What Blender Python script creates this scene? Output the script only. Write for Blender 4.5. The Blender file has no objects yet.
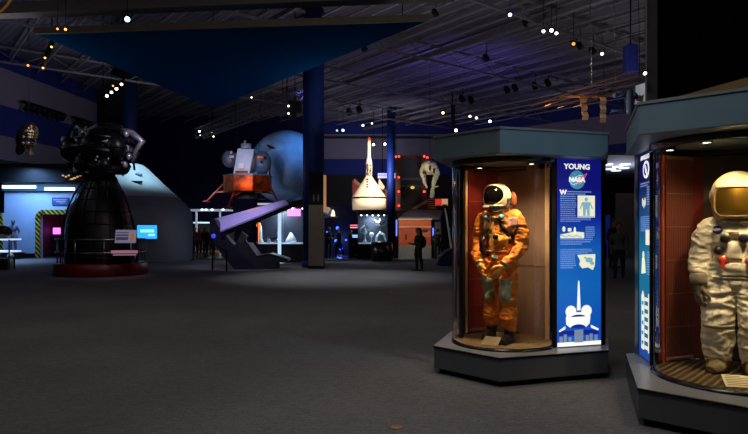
import bpy, bmesh, math, random
from mathutils import Vector, Matrix, noise
from mathutils.bvhtree import BVHTree
PI = math.pi
sc = bpy.context.scene
C = sc.collection
random.seed(4)
sc.view_settings.view_transform = 'Standard'
sc.view_settings.look = 'None'

# ------------------------------------------------------------------ camera
FPX, HOR, EYE = 600.0, 229.0, 1.62
cam_d = bpy.data.cameras.new('camera'); cam = bpy.data.objects.new('camera', cam_d); C.objects.link(cam)
cam.location = (0, 0, EYE); cam.rotation_euler = (PI / 2, 0, 0)
cam_d.sensor_fit = 'HORIZONTAL'; cam_d.sensor_width = 36; cam_d.lens = FPX / 748 * 36
cam_d.shift_y = (HOR - 217) / 748; cam_d.clip_start = .05; cam_d.clip_end = 300
sc.camera = cam

def at(px, py, Y):
    return Vector(((px - 374) / FPX * Y, Y, EYE + (HOR - py) / FPX * Y))
def V(*a): return Vector(a)
def lin(c):
    return tuple((x / 12.92 if x <= .04045 else ((x + .055) / 1.055) ** 2.4) for x in (v / 255 for v in c))

# ------------------------------------------------------------------ materials
MATS = {}
def mat(name, col, rough=.5, metal=0., var=.12, scale=6., bump=0., bscale=40., emis=None, estr=0., spec=.5, stretch=(1, 1, 1), srgb=True):
    if name in MATS: return MATS[name]
    m = bpy.data.materials.new(name); m.use_nodes = True
    nt = m.node_tree; N = nt.nodes; L = nt.links
    b = N['Principled BSDF']
    c = lin(col) if srgb else col
    tc = N.new('ShaderNodeTexCoord'); mp = N.new('ShaderNodeMapping'); mp.inputs['Scale'].default_value = stretch
    L.new(tc.outputs['Object'], mp.inputs['Vector'])
    nz = N.new('ShaderNodeTexNoise'); nz.inputs['Scale'].default_value = scale; nz.inputs['Detail'].default_value = 4
    L.new(mp.outputs[0], nz.inputs['Vector'])
    rp = N.new('ShaderNodeValToRGB')
    rp.color_ramp.elements[0].position = .3; rp.color_ramp.elements[1].position = .7
    rp.color_ramp.elements[0].color = (*[x * (1 - var) for x in c], 1)
    rp.color_ramp.elements[1].color = (*[min(1, x * (1 + var)) for x in c], 1)
    L.new(nz.outputs['Fac'], rp.inputs[0]); L.new(rp.outputs[0], b.inputs['Base Color'])
    b.inputs['Roughness'].default_value = rough; b.inputs['Metallic'].default_value = metal
    b.inputs['Specular IOR Level'].default_value = spec
    if bump:
        n2 = N.new('ShaderNodeTexNoise'); n2.inputs['Scale'].default_value = bscale; n2.inputs['Detail'].default_value = 3
        L.new(mp.outputs[0], n2.inputs['Vector'])
        bp = N.new('ShaderNodeBump'); bp.inputs['Strength'].default_value = bump; bp.inputs['Distance'].default_value = .02
        L.new(n2.outputs['Fac'], bp.inputs['Height']); L.new(bp.outputs[0], b.inputs['Normal'])
    if estr:
        b.inputs['Emission Color'].default_value = (*lin(emis or col), 1); b.inputs['Emission Strength'].default_value = estr
    MATS[name] = m
    return m
def glow(name, col, s):
    return mat(name, col, .5, 0, .03, 5, emis=col, estr=s)
def bands(name, stops, axis='Z', rough=.8, emis=False, estr=1., lo=0., hi=1., coord='Object', const=True, bump=0.):
    """colour in steps (or smoothly) along an axis"""
    m = bpy.data.materials.new(name); m.use_nodes = True
    nt = m.node_tree; N = nt.nodes; L = nt.links; b = N['Principled BSDF']
    tc = N.new('ShaderNodeTexCoord'); sx = N.new('ShaderNodeSeparateXYZ'); L.new(tc.outputs[coord], sx.inputs[0])
    mr = N.new('ShaderNodeMapRange'); mr.inputs['From Min'].default_value = lo; mr.inputs['From Max'].default_value = hi
    L.new(sx.outputs[axis], mr.inputs['Value'])
    rp = N.new('ShaderNodeValToRGB'); cr = rp.color_ramp; cr.interpolation = 'CONSTANT' if const else 'LINEAR'
    while len(cr.elements) < len(stops): cr.elements.new(.5)
    for e, (p, c) in zip(cr.elements, stops):
        e.position = (p - lo) / (hi - lo); e.color = (*lin(c), 1)
    L.new(mr.outputs[0], rp.inputs[0])
    nz = N.new('ShaderNodeTexNoise'); nz.inputs['Scale'].default_value = 2.5; L.new(tc.outputs['Object'], nz.inputs['Vector'])
    mx = N.new('ShaderNodeMix'); mx.data_type = 'RGBA'; mx.blend_type = 'MULTIPLY'; mx.inputs['Factor'].default_value = .18
    L.new(rp.outputs[0], mx.inputs['A']); L.new(nz.outputs['Fac'], mx.inputs['B'])
    L.new(mx.outputs['Result'], b.inputs['Base Color']); b.inputs['Roughness'].default_value = rough
    if emis:
        L.new(rp.outputs[0], b.inputs['Emission Color']); b.inputs['Emission Strength'].default_value = estr
    MATS[name] = m
    return m
def stripes(name, c1, c2, scale, axis='X', rough=.7, diag=False, sharp=True, bump=0., rot=0.):
    m = bpy.data.materials.new(name); m.use_nodes = True
    nt = m.node_tree; N = nt.nodes; L = nt.links; b = N['Principled BSDF']
    tc = N.new('ShaderNodeTexCoord')
    w = N.new('ShaderNodeTexWave'); w.wave_type = 'BANDS'; w.bands_direction = 'DIAGONAL' if diag else axis
    w.inputs['Scale'].default_value = scale; w.inputs['Distortion'].default_value = 0.0
    mp = N.new('ShaderNodeMapping'); mp.inputs['Rotation'].default_value = (0, 0, rot); L.new(tc.outputs['Object'], mp.inputs[0]); L.new(mp.outputs[0], w.inputs['Vector'])
    rp = N.new('ShaderNodeValToRGB')
    rp.color_ramp.elements[0].color = (*lin(c1), 1); rp.color_ramp.elements[1].color = (*lin(c2), 1)
    rp.color_ramp.elements[0].position = .44 if sharp else .1; rp.color_ramp.elements[1].position = .56 if sharp else .9
    L.new(w.outputs['Fac'], rp.inputs[0]); L.new(rp.outputs[0], b.inputs['Base Color'])
    b.inputs['Roughness'].default_value = rough
    if bump:
        bp = N.new('ShaderNodeBump'); bp.inputs['Strength'].default_value = bump; bp.inputs['Distance'].default_value = .02
        L.new(w.outputs['Fac'], bp.inputs['Height']); L.new(bp.outputs[0], b.inputs['Normal'])
    MATS[name] = m
    return m
def glass_mat(name, tint=(1, 1, 1), base=.04, power=1.0, rough=.0):
    m = bpy.data.materials.new(name); m.use_nodes = True
    nt = m.node_tree; N = nt.nodes; L = nt.links
    for n in list(N):
        if n.type != 'OUTPUT_MATERIAL': N.remove(n)
    out = [n for n in N if n.type == 'OUTPUT_MATERIAL'][0]
    tr = N.new('ShaderNodeBsdfTransparent'); tr.inputs[0].default_value = (*tint, 1)
    gl = N.new('ShaderNodeBsdfGlossy'); gl.inputs['Roughness'].default_value = rough; gl.inputs['Color'].default_value = (.9, .95, 1, 1)
    fr = N.new('ShaderNodeFresnel'); fr.inputs['IOR'].default_value = 1.45
    mu = N.new('ShaderNodeMath'); mu.operation = 'MULTIPLY'; mu.inputs[1].default_value = power
    L.new(fr.outputs[0], mu.inputs[0])
    mx = N.new('ShaderNodeMixShader'); L.new(mu.outputs[0], mx.inputs[0]); L.new(tr.outputs[0], mx.inputs[1]); L.new(gl.outputs[0], mx.inputs[2])
    L.new(mx.outputs[0], out.inputs['Surface'])
    return m

# ------------------------------------------------------------------ mesh building
class MB:
    def __init__(s): s.v = []; s.f = []; s.sm = []
    def add(s, vs, fs, smooth=False):
        o = len(s.v); s.v += [Vector(x) for x in vs]
        for f in fs: s.f.append([i + o for i in f]); s.sm.append(smooth)
        return s
    def box(s, c, d, R=None):
        c = Vector(c); h = Vector(d) / 2
        vs = [Vector((x * h.x, y * h.y, z * h.z)) for z in (-1, 1) for y in (-1, 1) for x in (-1, 1)]
        if R is not None: vs = [R @ q for q in vs]
        return s.add([q + c for q in vs], [(0, 2, 3, 1), (4, 5, 7, 6), (0, 1, 5, 4), (2, 6, 7, 3), (0, 4, 6, 2), (1, 3, 7, 5)])
    def beam(s, a, b, w, h):
        a = Vector(a); b = Vector(b); d = b - a; ln = d.length; d.normalize()
        up = Vector((0, 0, 1)) if abs(d.z) < .95 else Vector((1, 0, 0))
        sx = d.cross(up).normalized(); u = sx.cross(d).normalized()
        R = Matrix((sx, d, u)).transposed()
        return s.box((a + b) / 2, (w, ln, h), R)
    def prism(s, poly, z0, z1):
        n = len(poly)
        vs = [Vector((p[0], p[1], z0)) for p in poly] + [Vector((p[0], p[1], z1)) for p in poly]
        fs = [list(range(n))[::-1], list(range(n, 2 * n))] + [(i, (i + 1) % n, n + (i + 1) % n, n + i) for i in range(n)]
        return s.add(vs, fs)
    def slab(s, pts, off):
        """polygon in 3D extruded by a vector"""
        n = len(pts); off = Vector(off)
        vs = [Vector(p) for p in pts] + [Vector(p) + off for p in pts]
        return s.add(vs, [list(range(n))[::-1], list(range(n, 2 * n))] + [(i, (i + 1) % n, n + (i + 1) % n, n + i) for i in range(n)])
    def tube(s, pts, r, n=8, closed=False, caps=True, flat=1.0):
        pts = [Vector(p) for p in pts]; k = len(pts)
        rs = r if isinstance(r, (list, tuple)) else [r] * k
        prev = None; vs = []
        for i, p in enumerate(pts):
            if closed: d = pts[(i + 1) % k] - pts[i - 1]
            else: d = pts[min(i + 1, k - 1)] - pts[max(i - 1, 0)]
            d.normalize()
            if prev is None:
                u = d.cross(Vector((0, 0, 1)) if abs(d.z) < .9 else Vector((0, 1, 0))).normalized()
            else:
                u = prev - d * prev.dot(d)
                u = u.normalized() if u.length > 1e-6 else d.orthogonal().normalized()
            prev = u; w = d.cross(u).normalized()
            ra, rb = rs[i] if isinstance(rs[i], (list, tuple)) else (rs[i], rs[i] * flat)
            for j in range(n):
                a = 2 * PI * j / n; vs.append(p + u * math.cos(a) * ra + w * math.sin(a) * rb)
        fs = []
        for i in range(k if closed else k - 1):
            for j in range(n):
                i2 = (i + 1) % k; j2 = (j + 1) % n
                fs.append((i * n + j, i * n + j2, i2 * n + j2, i2 * n + j))
        if caps and not closed: fs += [list(range(n))[::-1], list(range((k - 1) * n, k * n))]
        return s.add(vs, fs, True)
    def lathe(s, prof, c=(0, 0, 0), n=32, a0=0., a1=2 * PI, axis=None, smooth=True):
        full = abs(a1 - a0 - 2 * PI) < 1e-6; m = n if full else n + 1; c = Vector(c); vs = []
        R = Matrix.Identity(3)
        if axis is not None: R = Vector((0, 0, 1)).rotation_difference(Vector(axis)).to_matrix()
        for r, z in prof:
            for j in range(m):
                a = a0 + (a1 - a0) * j / n
                vs.append(R @ Vector((r * math.cos(a), r * math.sin(a), z)) + c)
        fs = []
        for i in range(len(prof) - 1):
            for j in range(n):
                j2 = (j + 1) % m
                fs.append((i * m + j, i * m + j2, (i + 1) * m + j2, (i + 1) * m + j))
        return s.add(vs, fs, smooth)
    def ell(s, c, r, n=14, k=10, R=None):
        if not isinstance(r, (tuple, list)): r = (r, r, r)
        c = Vector(c); vs = [Vector((0, 0, -r[2]))]
        for i in range(1, k):
            t = PI * i / k - PI / 2
            for j in range(n):
                a = 2 * PI * j / n
                vs.append(Vector((r[0] * math.cos(t) * math.cos(a), r[1] * math.cos(t) * math.sin(a), r[2] * math.sin(t))))
        vs.append(Vector((0, 0, r[2])))
        fs = [(0, 1 + (j + 1) % n, 1 + j) for j in range(n)]
        for i in range(k - 2):
            for j in range(n):
                a = 1 + i * n; fs.append((a + j, a + (j + 1) % n, a + n + (j + 1) % n, a + n + j))
        l = len(vs) - 1; a = 1 + (k - 2) * n
        fs += [(a + j, a + (j + 1) % n, l) for j in range(n)]
        if R is not None: vs = [R @ q for q in vs]
        return s.add([q + c for q in vs], fs, True)
    def limb(s, pts, rs, n=14, sub=4):
        """smooth tapered limb with rounded ends (used before the surfaces are fused)"""
        P = [Vector(p) for p in pts]; out = []; R = []
        for i in range(len(P) - 1):
            p0 = P[max(i - 1, 0)]; p1 = P[i]; p2 = P[i + 1]; p3 = P[min(i + 2, len(P) - 1)]
            for q in range(sub):
                t = q / sub
                out.append(.5 * ((2 * p1) + (p2 - p0) * t + (2 * p0 - 5 * p1 + 4 * p2 - p3) * t * t + (3 * p1 - p0 - 3 * p2 + p3) * t ** 3))
                a = rs[i] if isinstance(rs[i], tuple) else (rs[i],) * 2; b = rs[i + 1] if isinstance(rs[i + 1], tuple) else (rs[i + 1],) * 2
                R.append((a[0] + (b[0] - a[0]) * t, a[1] + (b[1] - a[1]) * t))
        out.append(P[-1]); R.append(rs[-1] if isinstance(rs[-1], tuple) else (rs[-1],) * 2)
        s.tube(out, R, n)
        for p, r in ((out[0], R[0]), (out[-1], R[-1])): s.ell(p, min(r) * .98, n, 8)
        return s
    def xform(s, M, start=0):
        for i in range(start, len(s.v)): s.v[i] = M @ s.v[i]
        return s

W = {}                                  # world matrix of every container
def wm(o): return W.get(o.name, Matrix.Identity(4)) if o else Matrix.Identity(4)
def finish(o, parent, M):
    C.objects.link(o)
    if parent: o.parent = parent
    o.matrix_basis = M; W[o.name] = wm(parent) @ M
    return o
def obj(name, mb, material, parent=None, bevel=0., local=False, origin=None, smooth=None):
    """one mesh object; mb in world coordinates unless local"""
    me = bpy.data.meshes.new(name)
    M = Matrix.Identity(4)
    if not local:
        if parent is None:
            if origin is None:
                zs = min(v.z for v in mb.v); n = len(mb.v)
                origin = Vector((sum(v.x for v in mb.v) / n, sum(v.y for v in mb.v) / n, zs))
            M = Matrix.Translation(origin); inv = M.inverted()
        else: inv = wm(parent).inverted()
        vs = [inv @ v for v in mb.v]
    else: vs = mb.v
    me.from_pydata([tuple(v) for v in vs], [], mb.f)
    me.polygons.foreach_set('use_smooth', mb.sm if smooth is None else [smooth] * len(mb.f))
    for m_ in (material if isinstance(material, list) else [material]): me.materials.append(m_)
    me.update()
    bm = bmesh.new(); bm.from_mesh(me); bmesh.ops.recalc_face_normals(bm, faces=bm.faces); bm.to_mesh(me); bm.free()
    o = bpy.data.objects.new(name, me)
    finish(o, parent, M)
    if bevel:
        b = o.modifiers.new('edge', 'BEVEL'); b.width = bevel; b.segments = 2; b.limit_method = 'ANGLE'; b.angle_limit = .6
    return o
def tag(o, label, cat, group=None, kind=None):
    if label: o['label'] = label
    if cat: o['category'] = cat
    if group: o['group'] = group
    if kind: o['kind'] = kind
    return o
def thing(name, label, cat, loc=(0, 0, 0), rz=0., group=None, kind=None):
    o = bpy.data.objects.new(name, None); o.empty_display_size = .1
    finish(o, None, Matrix.Translation(Vector(loc)) @ Matrix.Rotation(rz, 4, 'Z'))
    return tag(o, label, cat, group, kind)
def struct(name, mb, m, label=None):
    o = obj(name, mb, m); o['kind'] = 'structure'
    if label: o['label'] = label
    return o
def copy_tree(o, parent=None):
    c = o.copy(); C.objects.link(c); c.parent = parent
    for ch in o.children: copy_tree(ch, c)
    return c
def fuse(mb, voxel, smooth=4):
    """one continuous surface out of overlapping limbs"""
    me = bpy.data.meshes.new('tmp'); me.from_pydata([tuple(v) for v in mb.v], [], mb.f); me.update()
    bm = bmesh.new(); bm.from_mesh(me); bmesh.ops.recalc_face_normals(bm, faces=bm.faces); bm.to_mesh(me); bm.free()
    o = bpy.data.objects.new('tmp', me); C.objects.link(o)
    r = o.modifiers.new('r', 'REMESH'); r.mode = 'VOXEL'; r.voxel_size = voxel
    if smooth: q = o.modifiers.new('s', 'SMOOTH'); q.factor = .5; q.iterations = smooth
    dg = bpy.context.evaluated_depsgraph_get()
    e = o.evaluated_get(dg); m2 = bpy.data.meshes.new_from_object(e)
    out = MB(); out.v = [v.co.copy() for v in m2.vertices]; out.f = [list(p.vertices) for p in m2.polygons]; out.sm = [True] * len(out.f)
    nrm = [v.normal.copy() for v in m2.vertices]
    bpy.data.objects.remove(o); bpy.data.meshes.remove(me); bpy.data.meshes.remove(m2)
    return out, nrm
def text_mb(body, size, M, bold=.0, extrude=.001, align='CENTER', sx=1.):
    cu = bpy.data.curves.new('t', 'FONT'); cu.body = body; cu.size = size; cu.align_x = align; cu.align_y = 'CENTER'
    cu.offset = bold; cu.extrude = extrude; cu.resolution_u = 3
    o = bpy.data.objects.new('t', cu); C.objects.link(o)
    dg = bpy.context.evaluated_depsgraph_get(); m2 = bpy.data.meshes.new_from_object(o.evaluated_get(dg))
    mb = MB(); mb.add([M @ Vector((v.co.x * sx, v.co.y, v.co.z)) for v in m2.vertices], [list(p.vertices) for p in m2.polygons])
    bpy.data.objects.remove(o); bpy.data.curves.remove(cu); bpy.data.meshes.remove(m2)
    return mb
def light(kind, loc, energy, col, target=None, size=.3, angle=60, blend=.6, name=None):
    d = bpy.data.lights.new(name or (kind.lower() + '_lamp'), kind); d.energy = energy; d.color = col
    if kind == 'AREA': d.shape = 'DISK'; d.size = size
    else: d.shadow_soft_size = size
    if kind == 'SPOT': d.spot_size = math.radians(angle); d.spot_blend = blend
    o = bpy.data.objects.new(d.name, d); C.objects.link(o); o.location = loc
    if target is not None: o.rotation_euler = (Vector(target) - Vector(loc)).to_track_quat('-Z', 'Y').to_euler()
    return o

# ------------------------------------------------------------------ common materials
M_black = mat('black_matte', (9, 9, 10), .7, spec=.25)
M_blackgloss = mat('black_gloss', (9, 9, 10), .25)
M_darkmetal = mat('dark_metal', (38, 38, 40), .4, .6)
M_steel = mat('steel', (150, 150, 155), .3, 1.)
M_chrome = mat('chrome', (200, 200, 205), .12, 1.)
M_blue = mat('blue_paint', (5, 42, 112), .6, var=.15)
M_darkblue = mat('dark_blue_paint', (12, 28, 110), .7, var=.15)
M_white = mat('white_paint', (215, 218, 222), .5)
M_cream = mat('cream_white', (225, 215, 195), .5, var=.06)
M_grey = mat('grey_paint', (110, 112, 116), .6)
M_roof = mat('roof_grey', (120, 116, 122), .8, var=.25, scale=3)
M_red = mat('red_paint', (92, 4, 10), .4)
M_glass = glass_mat('clear_glass', (.97, .98, 1))
M_caseglass = glass_mat('case_glass', (.985, .985, .985), power=.8)

# ================================================================== SETTING
def floor_material():
    m = bpy.data.materials.new('carpet_and_far_tiles'); m.use_nodes = True
    nt = m.node_tree; N = nt.nodes; L = nt.links; b = N['Principled BSDF']
    tc = N.new('ShaderNodeTexCoord')
    n1 = N.new('ShaderNodeTexNoise'); n1.inputs['Scale'].default_value = 55; n1.inputs['Detail'].default_value = 5; n1.inputs['Roughness'].default_value = .75
    L.new(tc.outputs['Object'], n1.inputs['Vector'])
    n2 = N.new('ShaderNodeTexNoise'); n2.inputs['Scale'].default_value = .5; n2.inputs['Detail'].default_value = 2
    L.new(tc.outputs['Object'], n2.inputs['Vector'])
    mp = N.new('ShaderNodeMapping'); mp.inputs['Scale'].default_value = (3, 14, 1); mp.inputs['Rotation'].default_value = (0, 0, .2)
    L.new(tc.outputs['Object'], mp.inputs[0])
    n3 = N.new('ShaderNodeTexNoise'); n3.inputs['Scale'].default_value = 4; n3.inputs['Detail'].default_value = 4; L.new(mp.outputs[0], n3.inputs['Vector'])
    rp = N.new('ShaderNodeValToRGB'); rp.color_ramp.elements[0].position = .32; rp.color_ramp.elements[1].position = .7
    rp.color_ramp.elements[0].color = (*lin((50, 51, 55)), 1); rp.color_ramp.elements[1].color = (*lin((122, 120, 120)), 1)
    a = N.new('ShaderNodeMath'); a.operation = 'MULTIPLY_ADD'; a.inputs[1].default_value = .55
    L.new(n1.outputs['Fac'], a.inputs[0])
    a2 = N.new('ShaderNodeMath'); a2.operation = 'MULTIPLY_ADD'; a2.inputs[1].default_value = .28
    a3 = N.new('ShaderNodeMath'); a3.operation = 'MULTIPLY'; a3.inputs[1].default_value = .2
    L.new(n2.outputs['Fac'], a3.inputs[0]); L.new(n3.outputs['Fac'], a2.inputs[0]); L.new(a3.outputs[0], a2.inputs[2]); L.new(a2.outputs[0], a.inputs[2])
    L.new(a.outputs[0], rp.inputs[0])
    sx = N.new('ShaderNodeSeparateXYZ'); L.new(tc.outputs['Object'], sx.inputs[0])
    gt = N.new('ShaderNodeMath'); gt.operation = 'GREATER_THAN'; gt.inputs[1].default_value = 33.0 - FLOOR_ORIGIN_Y
    L.new(sx.outputs['Y'], gt.inputs[0])
    mx = N.new('ShaderNodeMix'); mx.data_type = 'RGBA'; L.new(gt.outputs[0], mx.inputs['Factor']); L.new(rp.outputs[0], mx.inputs['A']); mx.inputs['B'].default_value = (*lin((70, 70, 74)), 1)
    L.new(mx.outputs['Result'], b.inputs['Base Color'])
    mr = N.new('ShaderNodeMapRange'); mr.inputs['To Min'].default_value = .9; mr.inputs['To Max'].default_value = .18
    L.new(gt.outputs[0], mr.inputs['Value']); L.new(mr.outputs[0], b.inputs['Roughness'])
    b.inputs['Specular IOR Level'].default_value = .25
    bp = N.new('ShaderNodeBump'); bp.inputs['Strength'].default_value = .35; bp.inputs['Distance'].default_value = .01
    L.new(n1.outputs['Fac'], bp.inputs['Height']); L.new(bp.outputs[0], b.inputs['Normal'])
    return m
FLOOR_ORIGIN_Y = 24.0
fl = MB().box((0, 24, -.05), (56, 64, .1)); fo = obj('floor', fl, floor_material(), origin=Vector((0, 24, -.1))); fo['kind'] = 'structure'

RZ = 11.0
roofdeck = stripes('roof_deck', (84, 80, 92), (104, 98, 112), 1.6, 'DIAGONAL', .85, diag=True, sharp=False, bump=.3)
struct('ceiling', MB().box((0, 24, RZ + .1), (56, 64, .2)), roofdeck)
# banded walls: blue / grey / blue / grey from the top
blueW, greyW, greyLow = (8, 27, 104), (112, 104, 122), (105, 100, 112)
mw_left = bands('left_wall_bands', [(0, greyLow), (6.5 - 5.3, blueW), (8.1 - 5.3, greyW), (10.05 - 5.3, blueW)], 'Z', .85, lo=0, hi=6)
mw_far = bands('far_wall_bands', [(0, (8, 8, 12)), (6.3, blueW), (7.65, greyW), (9.8, blueW)], 'Z', .85, lo=0, hi=11)
def on_wall(px): Y = -22.63 / ((px - 374) / 600 - .1); return -19.5 + .1 * (Y - 31.3), Y
struct('wall_left', MB().beam((-22.35, 4, 8.15), (-18.75, 40.3, 8.15), .3, 5.7), mw_left)
struct('wall_left_lower', MB().box((-22.6, 24, 2.65), (.3, 40, 5.3)), M_black)
struct('wall_far', MB().box((2.2, 52.2, RZ / 2), (14.2, .4, RZ)), mw_far)
struct('wall_far_dark', MB().box((-15, 50, RZ / 2), (20.2, .4, RZ)), mat('far_navy', (20, 20, 56), .9, spec=.1))
struct('wall_right', MB().beam((8.9, 52.2, RZ / 2), (25, 34.8, RZ / 2), .4, RZ), mw_far)
struct('trim_wall_return', MB().box((-22.4, 47.3, RZ / 2), (.4, 6, RZ)), M_black)
# pale ceiling rail running along the far wall
struct('trim_far_rail', MB().box((2.2, 51.85, 9.5), (14, .3, .12)), M_darkmetal)

# roof structure, turned about 45 degrees to the view like the building
A = Vector((.62, -.785, 0)).normalized(); B = Vector((.785, .62, 0)).normalized()
def clip(p, d, x0=-21, x1=22, y0=5, y1=51.5):
    t0, t1 = -1e9, 1e9
    for q, dd, lo, hi in ((p.x, d.x, x0, x1), (p.y, d.y, y0, y1)):
        a, b = (lo - q) / dd, (hi - q) / dd
        t0 = max(t0, min(a, b)); t1 = min(t1, max(a, b))
    return (p + d * t0, p + d * t1) if t1 - t0 > 2 else None
M_joist = mat('joist_paint', (138, 134, 142), .8, spec=.1); M_truss = mat('truss_paint', (104, 101, 107), .8, spec=.1)
ti = 1
c = -14.
while c < 50:
    s = clip(B * c, A)
    if s:
        a, b = s; m = MB()
        m.beam(a + V(0, 0, 10.55), b + V(0, 0, 10.55), .07, .07)
        m.beam(a + V(0, 0, 10.95), b + V(0, 0, 10.95), .09, .08)
        L_ = (b - a).length; k = max(2, int(L_ / 1.5)); P = [a + (b - a) * (i / k) + V(0, 0, 10.58 if i % 2 else 10.92) for i in range(k + 1)]
        for p, q in zip(P, P[1:]): m.beam(p, q, .016, .016)
        struct('trim_%d' % ti, m, M_joist); ti += 1
    c += 1.55
for d in (-35, -28, -21.5, -14.9, -8):
    s = clip(A * d, B)
    if s:
        a, b = s; m = MB()
        m.beam(a + V(0, 0, 9.95), b + V(0, 0, 9.95), .10, .10); m.beam(a + V(0, 0, 10.7), b + V(0, 0, 10.7), .10, .10)
        L_ = (b - a).length; k = max(2, int(L_ / 1.3)); P = [a + (b - a) * (i / k) + V(0, 0, 9.98 if i % 2 else 10.67) for i in range(k + 1)]
        for p, q in zip(P, P[1:]): m.beam(p, q, .03, .03)
        struct('trim_%d' % ti, m, M_truss); ti += 1
for c in (31.2, 20.5, 12):
    s = clip(B * c, A)
    a, b = s; struct('trim_%d' % ti, MB().beam(a + V(0, 0, 10.2), b + V(0, 0, 10.2), .16, .2), M_truss); ti += 1
# near grey duct beam across the top of the hall
struct('trim_near_beam', MB().beam(at(-30, 12, 16.2), at(455, -7, 15.4), .4, .3), mat('beam_grey', (112, 108, 110), .7))
# black partition with pale lower trim beyond the right case
pl0, pl1 = at(656, 229, 9.6), at(800, 229, 7.3)
struct('wall_partition', MB().beam((pl0.x, pl0.y, 5.8), (pl1.x, pl1.y, 5.8), .15, 4.4), mat('partition_black', (5, 5, 6), .95, spec=.0))
pw = MB(); nP = Vector((pl1 - pl0)).cross(V(0, 0, 1)).normalized() * .1
pw.beam(V(pl0.x, pl0.y, 3.45) + nP, V(pl1.x, pl1.y, 3.45) + nP, .1, .3)
struct('trim_partition_foot', pw, mat('tan_trim', (150, 120, 70), .6))
struct('wall_partition_lower', MB().beam((pl0.x, pl0.y, 1.65), (pl1.x, pl1.y, 1.65), .15, 3.3), M_black)
pp = at(652.6, 229, 9.5)
struct('trim_partition_post', MB().box((pp.x, pp.y, 4.2), (.21, .06, 8.4)), mat('post_grey', (120, 116, 125), .7))

# blue columns
def column(name, px, Y, r, label, m_=M_blue):
    p = at(px, 229, Y)
    t = thing(name, label, 'column', (p.x, Y, 0), kind='structure')
    obj('shaft', MB().lathe([(0, 0), (r, 0), (r, 10.9), (0, 10.9)], (p.x, Y, 0), 40), m_, t)
    obj('foot_ring', MB().lathe([(r * 1.0, 0), (r * 1.08, 0), (r * 1.08, .25), (r, .28)], (p.x, Y, 0), 40), M_darkblue, t)
    return t
column('column', 313.5, 25.4, .45, 'thick round blue column standing beside the grey pylon')
column('column', 391, 46, .32, 'slim blue column standing beside the white cone capsule')
column('column', 130, 36, .42, 'dark blue column rising behind the rocket engine', mat('column_dark', (3, 24, 70), .6))
bx0 = at(630.5, 59.5, 22)
t = thing('hanging_duct_box', 'blue box hanging from the roof above the white picture board', 'duct box', bx0 - V(0, 0, .5))
obj('box', MB().box(bx0, (.42, .4, 1.0)), M_darkblue, t, .02)
obj('hanger', MB().tube([bx0, V(bx0.x, bx0.y, RZ)], .03, 6), M_darkmetal, t)

# triangular blue ceiling sail with grey front fascia
tz = 7.0
def on_z(px, py, z):
    Y = (z - EYE) * FPX / (HOR - py); return V((px - 374) / FPX * Y, Y, z)
t = thing('ceiling_sail', 'large dark blue triangular ceiling panel with a grey front edge', 'ceiling panel', on_z(215, 60, tz))
tri = [on_z(36, 34, tz), on_z(428, 21, tz), on_z(213, 108, tz)]
obj('sail_panel', MB().slab(tri, (0, 0, .12)), mat('sail_blue', (0, 66, 116), .9, var=.05, spec=.0), t)
m = MB().beam(tri[0] + V(0, -.06, .06), tri[1] + V(0, -.06, .06), .08, .17)
obj('front_edge', m, mat('edge_grey', (112, 106, 92), .7), t)
for k, p in enumerate(tri):
    q = p * .9 + (tri[0] + tri[1] + tri[2]) / 30
    obj('cable', MB().tube([V(q.x, q.y, tz + .1), V(q.x, q.y, RZ)], .015, 6), M_darkmetal, t)

# ================================================================== DISPLAY CASES
def lerp(a, b, t): return a + (b - a) * t
def inset(poly, d):
    c = sum((Vector((p[0], p[1])) for p in poly), Vector((0, 0))) / len(poly)
    return [tuple(Vector(p) + (c - Vector(p)).normalized() * d) for p in poly]
M_canopy = mat('canopy_steel_blue', (112, 132, 142), .42, .25, .08, 3)
M_canopyedge = mat('canopy_edge', (120, 120, 118), .5, .2)
M_base = mat('base_side_grey', (84, 86, 92), .45, .1, .08, 4)
M_top = mat('base_laminate', (128, 128, 130), .3, 0, .06, 3)
M_redrib2 = stripes('brown_red_ribbed_wall', (112, 54, 38), (142, 72, 52), 13, 'X', .55, sharp=False, bump=.4)
M_redrib = stripes('red_ribbed_wall', (136, 34, 26), (166, 48, 36), 16, 'X', .5, sharp=False, bump=.6)
M_maroon = mat('maroon_wall', (130, 44, 26), .5)
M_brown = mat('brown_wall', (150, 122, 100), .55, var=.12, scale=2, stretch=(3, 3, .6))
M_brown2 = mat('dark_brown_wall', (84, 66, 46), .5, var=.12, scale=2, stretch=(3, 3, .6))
M_tanpost = mat('tan_post', (230, 190, 130), .45)
M_gravel = mat('lunar_gravel', (125, 102, 66), .9, var=.5, scale=38, bump=1.0, bscale=60)
M_slats = stripes('brown_slat_floor', (50, 40, 25), (112, 90, 54), 5.0, 'X', .5, sharp=True, bump=.5, rot=.75)
M_lampglow = glow('warm_lamp', (255, 226, 170), 9)

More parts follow.
